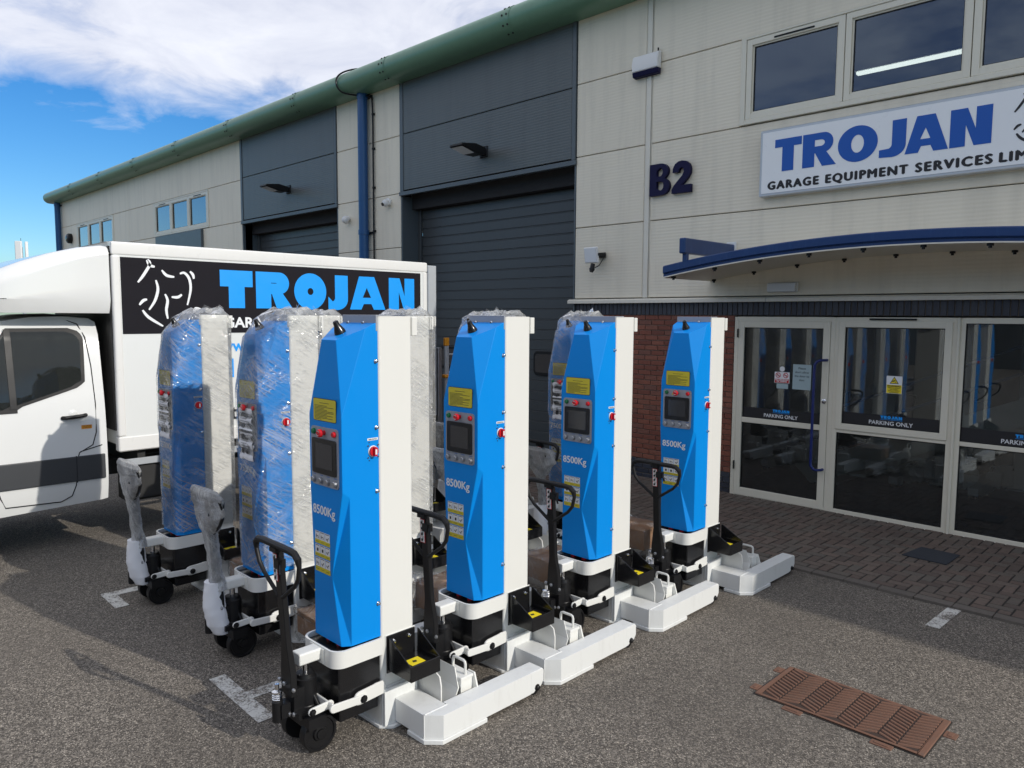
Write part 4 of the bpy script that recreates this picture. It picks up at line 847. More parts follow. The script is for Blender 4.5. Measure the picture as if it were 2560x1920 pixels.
m = M(); m.quad((XC_-.78,0.93,1.70),(XC_+.78,0.93,1.70),(XC_+.70,1.52,2.24),(XC_-.70,1.52,2.24)); m.v = [(a, b-0.035, c+0.03) for a, b, c in m.v]; wob('windscreen', m, MT['cabglass'], tv, smooth=False)
m = M(); m.box(XC_-.5, XC_+.5, 0.03, 0.09, .62, .98); wob('grille', m, MT['satin'], tv, bevel=0.02)
for sx in (-1, 1):
    m = M(); m.box(XC_+sx*.72-.12, XC_+sx*.72+.12, 0.10, 0.34, .86, 1.12); wob('headlight', m, MT['lens'], tv, bevel=0.05, seg=2)
m = M(); m.box(XC_-.92, XC_+.92, -0.02, 0.28, .28, .62); wob('bumper', m, MT['vanband'], tv, bevel=0.06, seg=2)
# luton fairing above the cab
def lsec(y, zt, zb, h, r):
    pts = []
    for a in range(0, 91, 15): pts.append((XC_+h-r+r*math.sin(R(90-a)), y, zt-r+r*math.sin(R(a))))
    right = [(XC_+h-0.045, y, zb), (XC_+h+0.005, y, zb+0.13), (XC_+h, y, (zb+zt-r)/2)]+pts
    return right+[(2*XC_-x, b, c) for x, b, c in right[::-1]]
m = M(); m.loft([lsec(2.672,3.16,2.455,1.06,.10),lsec(2.62,3.165,2.455,1.06,.11),lsec(2.40,3.13,2.455,1.06,.13),lsec(2.15,3.06,2.455,1.055,.15),lsec(1.90,2.965,2.455,1.05,.16),lsec(1.75,2.895,2.455,1.035,.16),lsec(1.62,2.83,2.458,1.0,.16),lsec(1.50,2.77,2.46,.92,.15),lsec(1.40,2.72,2.465,.80,.12),lsec(1.34,2.68,2.468,.60,.08)])
wob('roof_fairing', m, MT['vanwhite'], tv, ang=50)
m = M(); m.box(2*XC_-BX+.04, BX-0.04, 2.675, 2.70, 1.2, 3.16); wob('bulkhead_gap', m, MT['rubber'], tv, smooth=False)
# running gear
m = M(); m.box(XC_-.45, XC_-.33, .6, 6.9, .62, .80); m.box(XC_+.33, XC_+.45, .6, 6.9, .62, .80)
for y in (2.9, 4.0, 5.0, 6.0): m.box(XC_-1.0, XC_+1.0, y, y+.08, .80, .95)
wob('chassis', m, MT['chassis'], tv, smooth=False)
m = M(); m.box(BX-0.30, BX-0.06, 2.75, 3.35, .40, .80); wob('tank', m, MT['chassis'], tv, bevel=0.03)
m = M(); m.box(BX-0.07, BX-0.035, 2.72, 4.75, .80, .875); wob('side_guard', m, MT['alum'], tv, bevel=0.006)
def wheel(y, sx):
    x = XC_+sx*0.84; m = M(); m.lathe((x-sx*.1,y,.35),(sx,0,0),[(0,.26),(.0,.33),(.03,.35),(.19,.35),(.22,.33),(.22,.22)],28); wparent(ob('tyre', m, MT['tyre'], whl))
    m = M(); m.lathe((x+sx*.02,y,.35),(sx,0,0),[(0,.215),(.07,.215),(.05,.17),(.03,.08),(.07,.07),(.07,.0)],24); wparent(ob('rim', m, MT['steel'], whl))
for y in (1.05, 5.35):
    for sx in (-1, 1):
        mm = M(); mm.cyl((XC_+sx*.6,y,.35),(XC_+sx*.86,y,.35),.09); whl = wob('wheel', mm, MT['chassis'], tv); wheel(y, sx)
m = M(); m.prism([(1.05+.50*math.cos(R(a)), .40+.50*math.sin(R(a))) for a in range(0, 181, 12)], 'x', BX-0.2, BX-0.072); wob('wheel_arch', m, MT['rubber'], tv, smooth=False)
# steel post and ladder behind the van
po = M(); po.box(-8.68,-8.58,7.10,7.17,0,1.98); ob('steel_post', po, MT['steel'], bevel=0.006, label='grey galvanised post standing behind the white van box', cat='post')
ld = wempty('ladder', (-8.6, 7.6, 0), 'aluminium ladder with orange fittings leaning upright behind the van', 'ladder')
for y in (7.27, 7.66):
    m = M(); m.prism([(y,0.02),(y+.07,.02),(y+.07,2.0),(y,2.0)], 'x', -8.66, -8.62); s_ = wob('stile', m, MT['alum'], ld, bevel=0.004); m = M(); m.box(-8.665,-8.615,y-.005,y+.075,2.0,2.12); ob('end_cap', m, MT['orange'], s_, bevel=0.006)
m = M()
for i in range(7): m.cyl((-8.64,7.29,.25+i*.27),(-8.64,7.70,.25+i*.27),.014)
wob('rung', m, MT['alum'], ld); m = M(); m.box(-8.69,-8.59,7.25,7.36,1.52,1.57); wob('hook', m, MT['orange'], ld, bevel=0.01)
am = wempty('phone_mast', (-82.4, 18.05, 0), 'distant phone mast with pale antenna panels at the far left above the van', 'mast')
m = M(); m.cyl((-82.4,18.05,0),(-82.4,18.05,8.6),.16,.12); wob('pole', m, MT['steel'], am)
for a in (200, 320, 80):
    c = Vector((-82.4+.42*math.cos(R(a)), 18.05+.42*math.sin(R(a)), 0)); t = Vector((-math.sin(R(a)), math.cos(R(a)), 0)); o_ = Vector((math.cos(R(a)), math.sin(R(a)), 0)); m = M()
    q = [c+t*.27-o_*.12, c+t*.27+o_*.12, c-t*.27+o_*.12, c-t*.27-o_*.12]; m.loft([[(p.x,p.y,7.35) for p in q],[(p.x,p.y,9.1) for p in q]]); wob('antenna_panel', m, MT['labelwhite'], am, bevel=0.03)
m = M(); m.cyl((-82.4,18.05,7.0),(-82.4,18.05,7.35),.35); m.cyl((-82.4,18.05,8.6),(-82.4,18.05,9.4),.02); wob('head_frame', m, MT['chassis'], am)

# ================================================================== COLUMN LIFTS (local frame: x right, y towards the legs, origin under the column front)
A = 0.17
def make_lift(name):
    L = link(name, None); L.empty_display_size = 0.2
    m = M(); m.prism(rrect(-A, A, 0.0, 0.245, 0.02, 3), 'z', 0.02, 2.445); ob('column', m, MT['white'], L)
    m = M(); m.box(-.05, A+.0, .246, .285, 2.33, 2.44); ob('end_stop', m, MT['white'], L, bevel=0.003)
    m = M(); m.prism([(-.23,.04),(-.17,-.02),(.17,-.02),(.23,.04),(.23,.32),(-.23,.32)], 'z', 0.0, 0.02); ob('base_plate', m, MT['whitebase'], L, bevel=0.003)
    # blue cowling with folded facets
    F = -.246; P = {}
    def both(k, x, y, z): P[k+'r'] = (x, y, z); P[k+'l'] = (-x, y, z)
    both('RB', A, .001, .565); both('SB', A, -.199, .565); both('P3', .135, F, .565); both('P2', .05, F, .955); both('P0', A, F, 1.463); both('P1', A, -.199, 1.43)
    P['P2l'] = (-.142, F, .955); P['P3l'] = (-.145, F, .565); both('AP', A, F, 1.88); both('S', A, -.082, 2.376); both('RT', A, .001, 2.412); both('T', .075, -.214, 2.31)
    key = list(P); ix = {k: i for i, k in enumerate(key)}; fs = []
    def fc(*ks): fs.append(tuple(ix[k] for k in ks))
    fc('APl','APr','Tr','Tl'); fc('P0l','P0r','APr','APl'); fc('P3l','P3r','P2r','P0r','P0l','P2l'); fc('Tl','Tr','Sr','RTr','RTl','Sl'); fc('RBl','RBr','SBr','P3r','P3l','SBl'); fc('RBr','RBl','RTl','RTr')
    for s in 'rl':
        q = lambda *ks: fc(*[k+s for k in (ks if s == 'r' else ks[::-1])])
        q('SB','RB','RT','S','AP','P0','P1'); q('AP','S','T'); q('P2','P1','P0'); q('P2','SB','P1'); q('P2','P3','SB')
    m = M(); m.add([P[k] for k in key], fs); cw = ob('cowling', m, MT['blue'], L, bevel=0.0022, ang=8, smooth=False)
    m = M(); m.box(-A-.002, A+.002, -.012, .0, 2.36, 2.447); m.box(-A-.002, A+.002, -.012, .1, 2.446, 2.452); tp = ob('top_plate', m, MT['greyplate'], L, bevel=0.002)
    for x in (-.10, .055):
        m = M(); m.lathe((x,-.012,2.405),(0,-1,0),[(0,.012),(.006,.012),(.008,.007),(.014,.007)],8); ob('bolt', m, MT['chrome'], tp)
    m = M(); n_ = Vector((0,-.45,.9)).normalized(); m.lathe((-.0,-.135,2.345),n_,[(0,.034),(.012,.034),(.03,.027),(.05,.019),(.075,.016),(.08,.010)],14); ob('beacon', m, MT['black'], L)
    # warning label and control panel
    def plate(nm, x0, x1, z0, z1, r, y, t, mat, par): m = M(); m.prism([(z, x) for x, z in rrect(x0, x1, z0, z1, r, 3)], 'y', y-t, y); return ob(nm, m, MT[mat], par, smooth=False)
    plate('warning_label', -.120, .120, 1.848, 1.978, .012, F, .0015, 'ink', cw); plate('warning_label', -.117, .117, 1.851, 1.975, .010, F-.0015, .001, 'yellow', cw)
    lp = []; rr = random.Random(3)
    for i in range(13):
        z = 1.951-i*.0078; wd = rr.choice([.19,.20,.10,.20,.13,.20,.07]); 
        if i in (1,): continue
        x0 = -.103 if i else -.05; wd = wd if i else .10; lp.append([(x0,z),(x0+wd,z),(x0+wd,z+.0026),(x0,z+.0026)])
    shape('printed_text', lp, onY(F-.0032), MT['ink'], cw)
    cp = plate('control_panel', -.142, .142, 1.475, 1.815, .022, F, .006, 'panelgrey', L)
    plate('touch_screen', -.122, .125, 1.545, 1.748, .012, F-.006, .008, 'bezel', cp); plate('display', -.083, .092, 1.578, 1.722, .004, F-.014, .0012, 'screen', cp)
    def btn(x, z, r, h, mat, nm='push_button'): m = M(); m.lathe((x,F-.006,z),(0,-1,0),[(0,r*1.12),(.006,r*1.12),(.006,r),(h*.8,r),(h,r*.8)],14); return ob(nm, m, MT[mat], cp)
    btn(-.105, 1.785, .0155, .016, 'green'); btn(.108, 1.785, .0155, .016, 'red', 'indicator')
    m = M(); m.lathe((.002,F-.006,1.785),(0,-1,0),[(0,.014),(.02,.014),(.022,.023),(.036,.024),(.042,.019)],16); ob('stop_button', m, MT['red'], cp)
    shape('printed_text', [[(-.055,1.766),(-.017,1.766),(-.036,1.803)]], onY(F-.0075), MT['yellow'], cp); shape('printed_text', [[(-.0375,1.774),(-.034,1.774),(-.034,1.790),(-.0375,1.790)]], onY(F-.0085), MT['ink'], cp)
    shape('printed_text', [arc(.002,1.785,.015,.015,20,130,8)+arc(.002,1.785,.012,.012,130,20,8), arc(.002,1.785,.015,.015,200,310,8)+arc(.002,1.785,.012,.012,310,200,8)], onY(F-.0495), MT['labelwhite'], cp)
    for x in (-.112, -.036, .036, .112): btn(x, 1.505, .0165, .018, 'steel')
    shape('printed_text', [[(x-.016,1.533),(x+.016,1.533),(x+.016,1.536),(x-.016,1.536)] for x in (-.112,-.036,.036,.112)], onY(F-.0075), MT['signblue'], cp)
    # operating pictograms
    lw, ly, lk = [], [], []
    X0, X1 = -.128, .034; rz = [(1.196,1.146,1.122),(1.116,1.066,1.044),(1.038,.985,.955)]; wq = (X1-X0)/3
    for (t, bq, yb) in rz:
        for i in range(3):
            a = X0+i*wq+.0015; lw.append([(a,bq),(a+wq-.003,bq),(a+wq-.003,t),(a,t)]); lk.append([(a+.006,t-.007),(a+wq-.010,t-.007),(a+wq-.010,t-.0035),(a+.006,t-.0035)])
            cx, cz = a+wq/2, (t+bq)/2-.006; k = rr.randint(0, 2)
            if k == 0: lk.append([(cx-.008,cz-.010),(cx+.008,cz-.010),(cx+.008,cz+.009),(cx-.008,cz+.009)])
            elif k == 1: lk += [[(cx-.014,cz-.012),(cx-.010,cz-.012),(cx-.010,cz+.01),(cx-.014,cz+.01)],[(cx+.006,cz-.012),(cx+.012,cz-.012),(cx+.009,cz+.008)],[(cx-.008,cz-.002),(cx+.004,cz-.002),(cx+.004,cz+.003),(cx-.008,cz+.003)]]
            else: lk += [[(cx-.015,cz),(cx,cz-.012),(cx+.004,cz-.008),(cx-.011,cz+.004)],[(cx+.003,cz-.004),(cx+.014,cz+.008),(cx+.010,cz+.011),(cx,cz)]]
        ly.append([(X0,yb),(X1,yb),(X1,bq),(X0,bq)]); lk += [[(X0+.01+i*wq,(yb+bq)/2-.001),(X0+.01+(i+.6)*wq,(yb+bq)/2-.001),(X0+.01+(i+.6)*wq,(yb+bq)/2+.001),(X0+.01+i*wq,(yb+bq)/2+.001)] for i in range(3)]
    shape('pictogram_label', lw, onY(F-.0012), MT['labelwhite'], cw); shape('pictogram_label', ly, onY(F-.0012), MT['yellow'], cw); shape('pictogram_label', lk, onY(F-.0024), MT['ink'], cw)
    # isolator on the right side
    ml = M(); ml.box(A, A+.0015, -.078, -.006, 1.738, 1.752); sw = ob('isolator_switch', ml, MT['labelwhite'], L, smooth=False)
    text('printed_text', 'MAIN SWITCH', at(onX(A+.0022), -.042, 1.741), .010, MT['ink'], sw, bold=.02, width=.056, align='CENTER')
    m = M(); m.lathe((A,-.041,1.675),(1,0,0),[(0,.033),(.004,.033),(.006,.030)],20); ob('switch_plate', m, MT['labelwhite'], sw)
    m = M(); m.lathe((A+.005,-.041,1.675),(1,0,0),[(0,.029),(.012,.028),(.014,.02)],20); m.box(A+.012, A+.034, -.050, -.032, 1.650, 1.700); ob('dial', m, MT['red'], sw)
    m = M(); m.box(A+.0335, A+.0355, -.047, -.035, 1.66, 1.69); ob('printed_text', m, MT['labelwhite'], sw, smooth=False)
    for dy, dz in ((-.034,.034),(.034,.034),(-.034,-.034),(.034,-.034)): m = M(); m.lathe((A,-.041+dy,1.675+dz),(1,0,0),[(0,.0055),(.005,.005)],8); ob('screw', m, MT['chrome'], sw)
    for dz in (.052,-.052): m = M(); m.lathe((A,-.066,1.675+dz),(1,0,0),[(0,.004),(.001,.004)],8); ob('hole', m, MT['ink'], sw)
    for z in (2.19, 1.81, 1.44, .77):
        m = M(); m.lathe((A,-.016,z),(1,0,0),[(0,.013),(.003,.013),(.003,.008),(.016,.008),(.018,.004)],8); ob('cowling_bolt', m, MT['chrome'], cw)
    # collar, battery box, tow arm
    path = [(A+.02,.0),(A+.02,-.235)]+arc(A+.02-.075,-.245,.075,.075,0,-90,6)+[(-A+.055,-.32)]+arc(-A-.02+.075,-.245,.075,.075,-90,-180,6)+[(-A-.02,-.235),(-A-.02,.0)]
    inn = [(x*(1-.012/.19), y+.012 if y < -.2 else y) for x, y in path]
    m = M(); z0, z1 = .462, .562; secs = [[(o[0],o[1],z0),(o[0],o[1],z1),(i[0],i[1],z1),(i[0],i[1],z0)] for o, i in zip(path, inn)]; m.loft(secs); cl = ob('collar', m, MT['white'], L)
    m = M(); m.box(-.075, .075, -.326, -.320, .468, .556); ob('weld_plate', m, MT['white'], cl, bevel=.002)
    m = M(); m.prism(rrect(-.045, .045, .485, .558, .010, 2) and [(z, x) for x, z in rrect(-.042, .048, .488, .558, .012, 3)], 'y', -.46, -.321); ob('tow_arm', m, MT['white'], L, bevel=.004)
    m = M(); m.box(-.165, .165, -.285, -.002, .20, .54); m.box(-.155, .155, -.275, -.01, .13, .20); bb = ob('battery_box', m, MT['black'], L, bevel=.006)
    for x in (-.06, .05): m = M(); m.cyl((x,-.20,.54),(x,-.20,.565),.022); ob('terminal_cap', m, MT['red'], bb)
    # lower link
    def flat(y0, z0, y1, z1, hh, x0, x1): 
        d = Vector((y1-y0, z1-z0)).normalized(); nn = Vector((-d.y, d.x))*hh; e0 = [(y0+nn.x+hh*0*d.x, z0+nn.y),(y0-nn.x,z0-nn.y)]
        cap0 = [(y0+hh*math.cos(a), z0+hh*math.sin(a)) for a in [math.atan2(nn.y, nn.x)+math.pi*k/6 for k in range(7)]]
        cap1 = [(y1+hh*math.cos(a), z1+hh*math.sin(a)) for a in [math.atan2(-nn.y, -nn.x)+math.pi*k/6 for k in range(7)]]
        q = M(); q.prism(cap1+cap0 if False else cap0+cap1, 'x', x0, x1); return q
    for s in (1, -1):
        xa, xb = (A+.012, A+.026) if s > 0 else (-A-.026, -A-.012)
        q = flat(-.165, .252, -.02, .262, .040, xa, xb); q.box(xa, xb, -.06, -.0, .222, .302); ob('link_lug', q, MT['white'], L, bevel=.003)
        xa, xb = (A+.028, A+.042) if s > 0 else (-A-.042, -A-.028)
        lk_ = ob('link_bar', flat(-.345, .262, -.145, .250, .024, xa, xb), MT['white'], L, bevel=.003)
        xc, xd_ = (A-.055+.03, A-.04+.03) if s > 0 else (-A+.04-.03, -A+.055-.03)
        ob('link_arm', flat(-.45, .262, -.335, .268, .022, xc, xd_), MT['white'], lk_, bevel=.003)
        for y, z, rr_ in ((-.150,.250,.016),(-.45,.262,.014)):
            xx = (A+.042 if y > -.3 else A-.01) ; m = M(); m.lathe((s*xx,y,z),(s,0,0),[(0,rr_*1.5),(.003,rr_*1.5),(.003,rr_),(.012,rr_),(.014,rr_*.6)],8); ob('pivot_bolt', m, MT['satin'], lk_)
    m = M(); m.box(-A-.028, A+.028, -.352, -.340, .242, .288); ob('link_plate', m, MT['white'], L, bevel=.003)
    # steering pump, wheels
    m = M(); m.lathe((0,-.40,.20),(0,0,1),[(0,.07),(.03,.075),(.05,.062),(.20,.062),(.205,.055),(.225,.05),(.23,.03)],20); m.box(-.05,.05,-.50,-.40,.24,.37); m.box(-.155,.155,-.47,-.36,.155,.22); m.box(-.10,.10,-.50,-.34,.21,.245); m.lathe((-.02,-.565,.19),(0,0,1),[(0,.03),(.115,.03),(.125,.02)],12); m.box(-.05,.02,-.56,-.48,.21,.29); m.cyl((-.11,-.40,.21),(-.02,-.42,.30),.012); m.cyl((.05,-.38,.30),(.085,-.36,.22),.012); pu = ob('hydraulic_pump', m, MT['satin'], L, bevel=.0)
    m = M(); m.cyl((0,-.40,.42),(0,-.40,.49),.019); ob('piston', m, MT['chrome'], pu)
    m = M(); m.lathe((-.02,-.565,.315),(0,0,1),[(0,.016),(.04,.016),(.04,.030),(.05,.030),(.058,.012),(.09,.012)],14)
    for i in range(3): m.tube([(-.02+.024*math.cos(2*math.pi*k/12), -.565+.024*math.sin(2*math.pi*k/12), .320+i*.012) for k in range(12)], .0045, 6, True)
    ob('pump_spring', m, MT['chrome'], pu)
    for p0 in ((.06,-.505,.375),(-.06,-.525,.405),(-.005,-.525,.40),(.05,-.50,.23),(.02,-.51,.225)): m = M(); m.lathe(p0,(0.2,-1,0),[(0,.013),(.008,.013),(.012,.008)],8); ob('pump_bolt', m, MT['steel'], pu)
    for s in (1, -1):
        m = M(); x = s*.075; m.lathe((x,-.385,.105),(s,0,0),[(0,.088),(0,.102),(.004,.105),(.050,.105),(.054,.102),(.054,.090),(.046,.086),(.044,.045),(.056,.040),(.058,.028),(.066,.026),(.067,.012)],28); ob('steering_wheel', m, MT['tyre'], L, ang=40)
    # pump handle
    m = M(); m.loft([[(x,y-.52,.33) for x, y in ((-.055,0),(.055,0),(.055,.04),(-.055,.04))],[(x,y-.525,.46) for x, y in ((-.050,0),(.060,0),(.060,.04),(-.050,.04))],[(x,y-.53,.62) for x, y in ((-.031,0),(.031,0),(.031,.036),(-.031,.036))],[(x,y-.565,1.17) for x, y in ((-.030,0),(.030,0),(.030,.034),(-.030,.034))]]); hd = ob('pump_handle', m, MT['satin'], L, bevel=.004)
    lpz = lambda y: -.54-(y-.9)*.075
    lo = [(-.022,.905),(-.17,1.005),(-.215,1.055),(-.238,1.13),(-.232,1.17),(-.20,1.195),(-.15,1.20),(0,1.20),(.15,1.20),(.20,1.195),(.232,1.17),(.238,1.13),(.215,1.055),(.17,1.005),(.022,.905)]
    m = M(); m.tube([(x, lpz(z), z) for x, z in lo], [.012,.012,.013,.013]+[.0195]*7+[.013,.013,.012,.012], 10); ob('grip_loop', m, MT['rubber'], hd)
    m = M(); m.box(-.034,.034,-.585,-.55,1.165,1.19); m.box(.024,.075,-.59,-.545,1.085,1.135); m.tube([(.06,-.57,1.12),(.09,-.585,1.10),(.115,-.60,1.07)],.008,6); ob('release_lever', m, MT['satin'], hd)
    m = M(); m.quad((-.024,-.5615,1.0),(.024,-.5615,1.0),(.024,-.5680,1.155),(-.024,-.5680,1.155)); m.v = [(a, b-.003, c) for a, b, c in m.v]; ob('pictogram_sticker', m, MT['red'], hd, smooth=False)
    m = M()
    for i in range(4): z = 1.004+i*.0375; yy = -.5615-(z-1.0)*.042-.0045; m.quad((-.020,yy,z),(.020,yy,z),(.020,yy-.0015,z+.035),(-.020,yy-.0015,z+.035))
    ob('pictogram_sticker', m, MT['labelwhite'], hd, smooth=False)
    m = M()
    for i in range(4): z = 1.010+i*.0375; yy = -.5615-(z-1.0)*.042-.0062; m.quad((-.014,yy,z),(.004,yy,z),(.009,yy-.0008,z+.018),(-.010,yy-.0008,z+.018)); m.quad((-.004,yy,z+.020),(.012,yy,z+.020),(.012,yy-.0004,z+.024),(-.004,yy-.0004,z+.024))
    ob('pictogram_sticker', m, MT['ink'], hd, smooth=False)
    # base: flanges, cross beams and legs, right and left
    for s in (1, -1):
        def bx(q, x0, x1, *r): q.box(min(s*x0, s*x1), max(s*x0, s*x1), *r)
        q = M(); bx(q, A, .186, -.003, .245, .02, .250); bx(q, .190, .206, .0, .242, .02, .245); fl = ob('flange', q, MT['whitebase'], L, bevel=.002)
        q = M(); q.tube([(s*.484,.075,.1735),(s*.484,.245,.1735)], .004, 6); bx(q, .478, .486, .069, .074, .03, .17); ob('weld_bead', q, MT['whitebase'], L, smooth=False)
        q = M(); bx(q, .2065, .482, .072, .245, .030, .172); ob('cross_beam', q, MT['whitebase'], L, bevel=.006, seg=2)
        q = M(); q.prism([(s*x, y) for x, y in ((.4815,.072),(.485,.072),(.565,.150),(.565,.88),(.445,.88),(.445,.246),(.4815,.246))], 'z', .030, .1735); lg = ob('leg', q, MT['whitebase'], L, bevel=.006, seg=2)
        q = M(); q.prism([(.8795,.030),(.8795,.1735),(.985,.1735),(1.0,.158),(1.0,.088),(.975,.055),(.93,.045),(.905,.030)], 'x', min(s*.445,s*.565), max(s*.445,s*.565)); ob('leg_toe', q, MT['whitebase'], lg, bevel=.006, seg=2)
        q = M(); q.prism([(s*x, y) for x, y in ((.335,.062),(.492,.062),(.572,.140),(.572,.490),(.44,.490),(.44,.250),(.335,.250))], 'z', 0.001, .029); ob('foot_plate', q, MT['whitebase'], L, bevel=.003)
        q = M(); q.lathe((s*.455,.935,.045),(s,0,0),[(0,.042),(.09,.042)],18); ob('leg_roller', q, MT['tyre'], lg)
        q = M(); q.lathe((s*.565,.935,.060),(s,0,0),[(0,.022),(.004,.022),(.004,.016),(.014,.016),(.018,.010)],8); ob('axle_bolt', q, MT['satin'], lg)
        # fork arm with adjustable wheel cradle
        def X(pts): return [(s*a, b) for a, b in pts]
        q = M(); q.prism([(.06,s*.175),(.06,s*.405),(.245,s*.405),(.30,s*.392),(.345,s*.300),(.350,s*.175)], 'y', .262, .271)
        for (ya, za_), (yb, zb_) in (((.285,.055),(.335,.10)),((.335,.10),(.385,.20)),((.385,.20),(.408,.305))):
            q.loft([[(s*.176,ya,za_),(s*.42,ya,za_),(s*.42,ya+.008,za_-.004),(s*.176,ya+.008,za_-.004)],[(s*.176,yb,zb_),(s*(.42 if zb_ < .25 else .36),yb,zb_),(s*(.42 if zb_ < .25 else .36),yb+.008,zb_-.004),(s*.176,yb+.008,zb_-.004)]])
        bx(q, .176, .26, .272, .40, .05, .06); fk = ob('fork_arm', q, MT['white'], L, smooth=False)
        q = M(); q.prism([(.05,s*.27),(.035,s*.285),(.150,s*.448),(.175,s*.455),(.258,s*.428),(.258,s*.37),(.215,s*.37)], 'y', .508, .519); bx(q, .265, .415, .412, .507, .06, .2345); cr = ob('wheel_cradle', q, MT['white'], fk, smooth=False)
        q = M(); bx(q, .25, .428, .402, .505, .235, .255); bx(q, .25, .428, .402, .410, .195, .2349); ob('cradle_cap', q, MT['white'], fk, bevel=.003)
        q = M(); q.tube([(s*.288,.46,.254),(s*.288,.46,.318),(s*.293,.46,.332),(s*.306,.46,.338),(s*.384,.46,.338),(s*.397,.46,.332),(s*.402,.46,.318),(s*.402,.46,.254)], .0088, 8); ob('fork_handle', q, MT['white'], fk)
    # black cable tray on the right
    m = M(); m.box(A, A+.012, .035, .245, .325, .555); m.box(A+.012, .40, .045, .265, .395, .403); m.box(.392, .40, .045, .265, .340, .435); m.box(A+.012, .392, .257, .265, .340, .43); m.box(A+.012, .392, .0455, .052, .340, .41)
    m.prism([(.36,A+.012),(.36,.395),(.436,.395),(.545,A+.03),(.545,A+.012)], 'y', .045, .0515); m.prism([(.36,A+.012),(.36,.395),(.436,.395),(.545,A+.03),(.545,A+.012)], 'y', .2585, .265); tr = ob('cable_tray', m, MT['black'], L, bevel=.003)
    m = M(); m.box(.255, .335, .105, .205, .4032, .4045); ob('warning_sticker', m, MT['signyellow'], tr, smooth=False)
    m = M(); m.prism([(.282,.145),(.304,.135),(.310,.158),(.290,.170)], 'z', .4047, .4057); ob('warning_sticker', m, MT['ink'], tr, smooth=False)
    for y in (.085, .20): m = M(); m.lathe((A+.012,y,.515),(1,0,0),[(0,.013),(.004,.013),(.004,.009),(.016,.009),(.018,.005)],8); ob('tray_bolt', m, MT['chrome'], tr)
    m = M(); m.box(A, A+.005, .03, .25, .31, .56); ob('tray_backing', m, MT['white'], L, bevel=.002)
    return L, cw
lift, cow = make_lift('column_lift')
plain_kids = list(lift.children)
wrapbase = copy_tree(lift)        # the wrapped kind starts from the same parts
wcow = [c for c in wrapbase.children if c.name.startswith('cowling')][0]
def capacity(c, s): return text('capacity_text', s, at(onY(-.2475), -.140, 1.302), .074, MT['print_white'], c, dup=.034, width=.232)
capacity(cow, '8500Kg'); capacity(wcow, '7500Kg')
# --- stretch film, wrinkled shell round column and cowling
def film_shell(seed):
    rnd = random.Random(seed); from mathutils import noise as nz
    secs = []; zs = [.60, .66, .72]+[.72+i*.058 for i in range(1, 30)]+[2.43, 2.46, 2.485, 2.50, 2.505]
    out = []
    for k, z in enumerate(zs):
        # front outline grows and shrinks with the cowling
        if z < .955: f = .12+(.955-z)*0; 
        w0 = A+.008; yf = -.256
        if z <= 1.46: xf = .15
        elif z <= 1.9: xf = A
        else: xf = A-(z-1.9)*.20
        if z > 1.9: yf = -.256+(z-1.9)*.08
        ins = 0.0
        if z > 2.31: t = min(1, (z-2.31)/.15); yf = -.22+t*.16; xf = .085+t*.02
        base = [(w0,.262),(w0,.12),(w0,.0),(w0,-.10),(min(w0, xf+.06),yf*.78),(xf,yf),(xf*.5,yf-.004),(0,yf-.005),(-xf*.5,yf-.004),(-xf,yf),(-min(w0, xf+.06),yf*.78),(-w0,-.10),(-w0,0),(-w0,.12),(-w0,.262),(-.06,.268),(.06,.268)]
        # denser ring
        ring = []; n = len(base)
        for i in range(n):
            a = Vector(base[i]); b = Vector(base[(i+1) % n])
            for j in range(3): ring.append(a.lerp(b, j/3))
        top = max(0, (z-2.44)/.06)
        pts = []
        for p in ring:
            q = Vector((p.x*(1-.25*top), .06+(p.y-.06)*(1-.3*top), z)); v = nz.noise((q.x*9+seed, q.y*9, z*7)); v2 = nz.noise((q.x*22+seed, q.y*22, z*26))
            d = Vector((p.x, p.y-.0, 0)).normalized()*(.003+.0035*v+.002*v2+ (.008*v2 if z > 2.3 else 0)); zz = z+(.028*nz.noise((q.x*16+seed*3, q.y*16, 3)) if z > 2.4 else 0)+(.012*v if z < .63 else 0)
            lim = 2.345+(q.y+.22)*.62+.022*v+.012*v2
            pts.append((q.x+d.x, q.y+d.y, min(zz, lim) if z > 2.31 else zz))
        secs.append(pts)
    m = M(); m.loft(secs, caps=False)
    # crumpled cap
    last = secs[-1]; n = len(last); c = (0, .07, 2.50); prev = last
    for t in (.6, .25):
        ring = [(c[0]+(p[0]-c[0])*t, c[1]+(p[1]-c[1])*t, min(p[2], 2.47)+.03*nz.noise((p[0]*20*t+seed, p[1]*20, t*9))+.004) for p in last]
        m.loft([prev, ring], caps=False); prev = ring
    # loose tufts sticking up
    for i in range(5):
        x = rnd.uniform(-.13,.13); y = rnd.uniform(-.05,.25); b = Vector((x, y, min(2.46, 2.34+(y+.22)*.6))); dv = Vector((rnd.uniform(-.06,.06), rnd.uniform(-.06,.06), rnd.uniform(.03,.085))); sd_ = Vector((rnd.uniform(-.06,.06), rnd.uniform(-.06,.06), 0.004))
        m.add([b-sd_, b+sd_, b+sd_*.8+dv*.6, b+dv, b-sd_*.7+dv*.5], [(0,1,2,3,4)])
    me = mesh_of(m, 'stretch_film', MT['film'], smooth=True, ang=70); return me
films = [film_shell(s) for s in (1.3, 5.7, 9.1)]
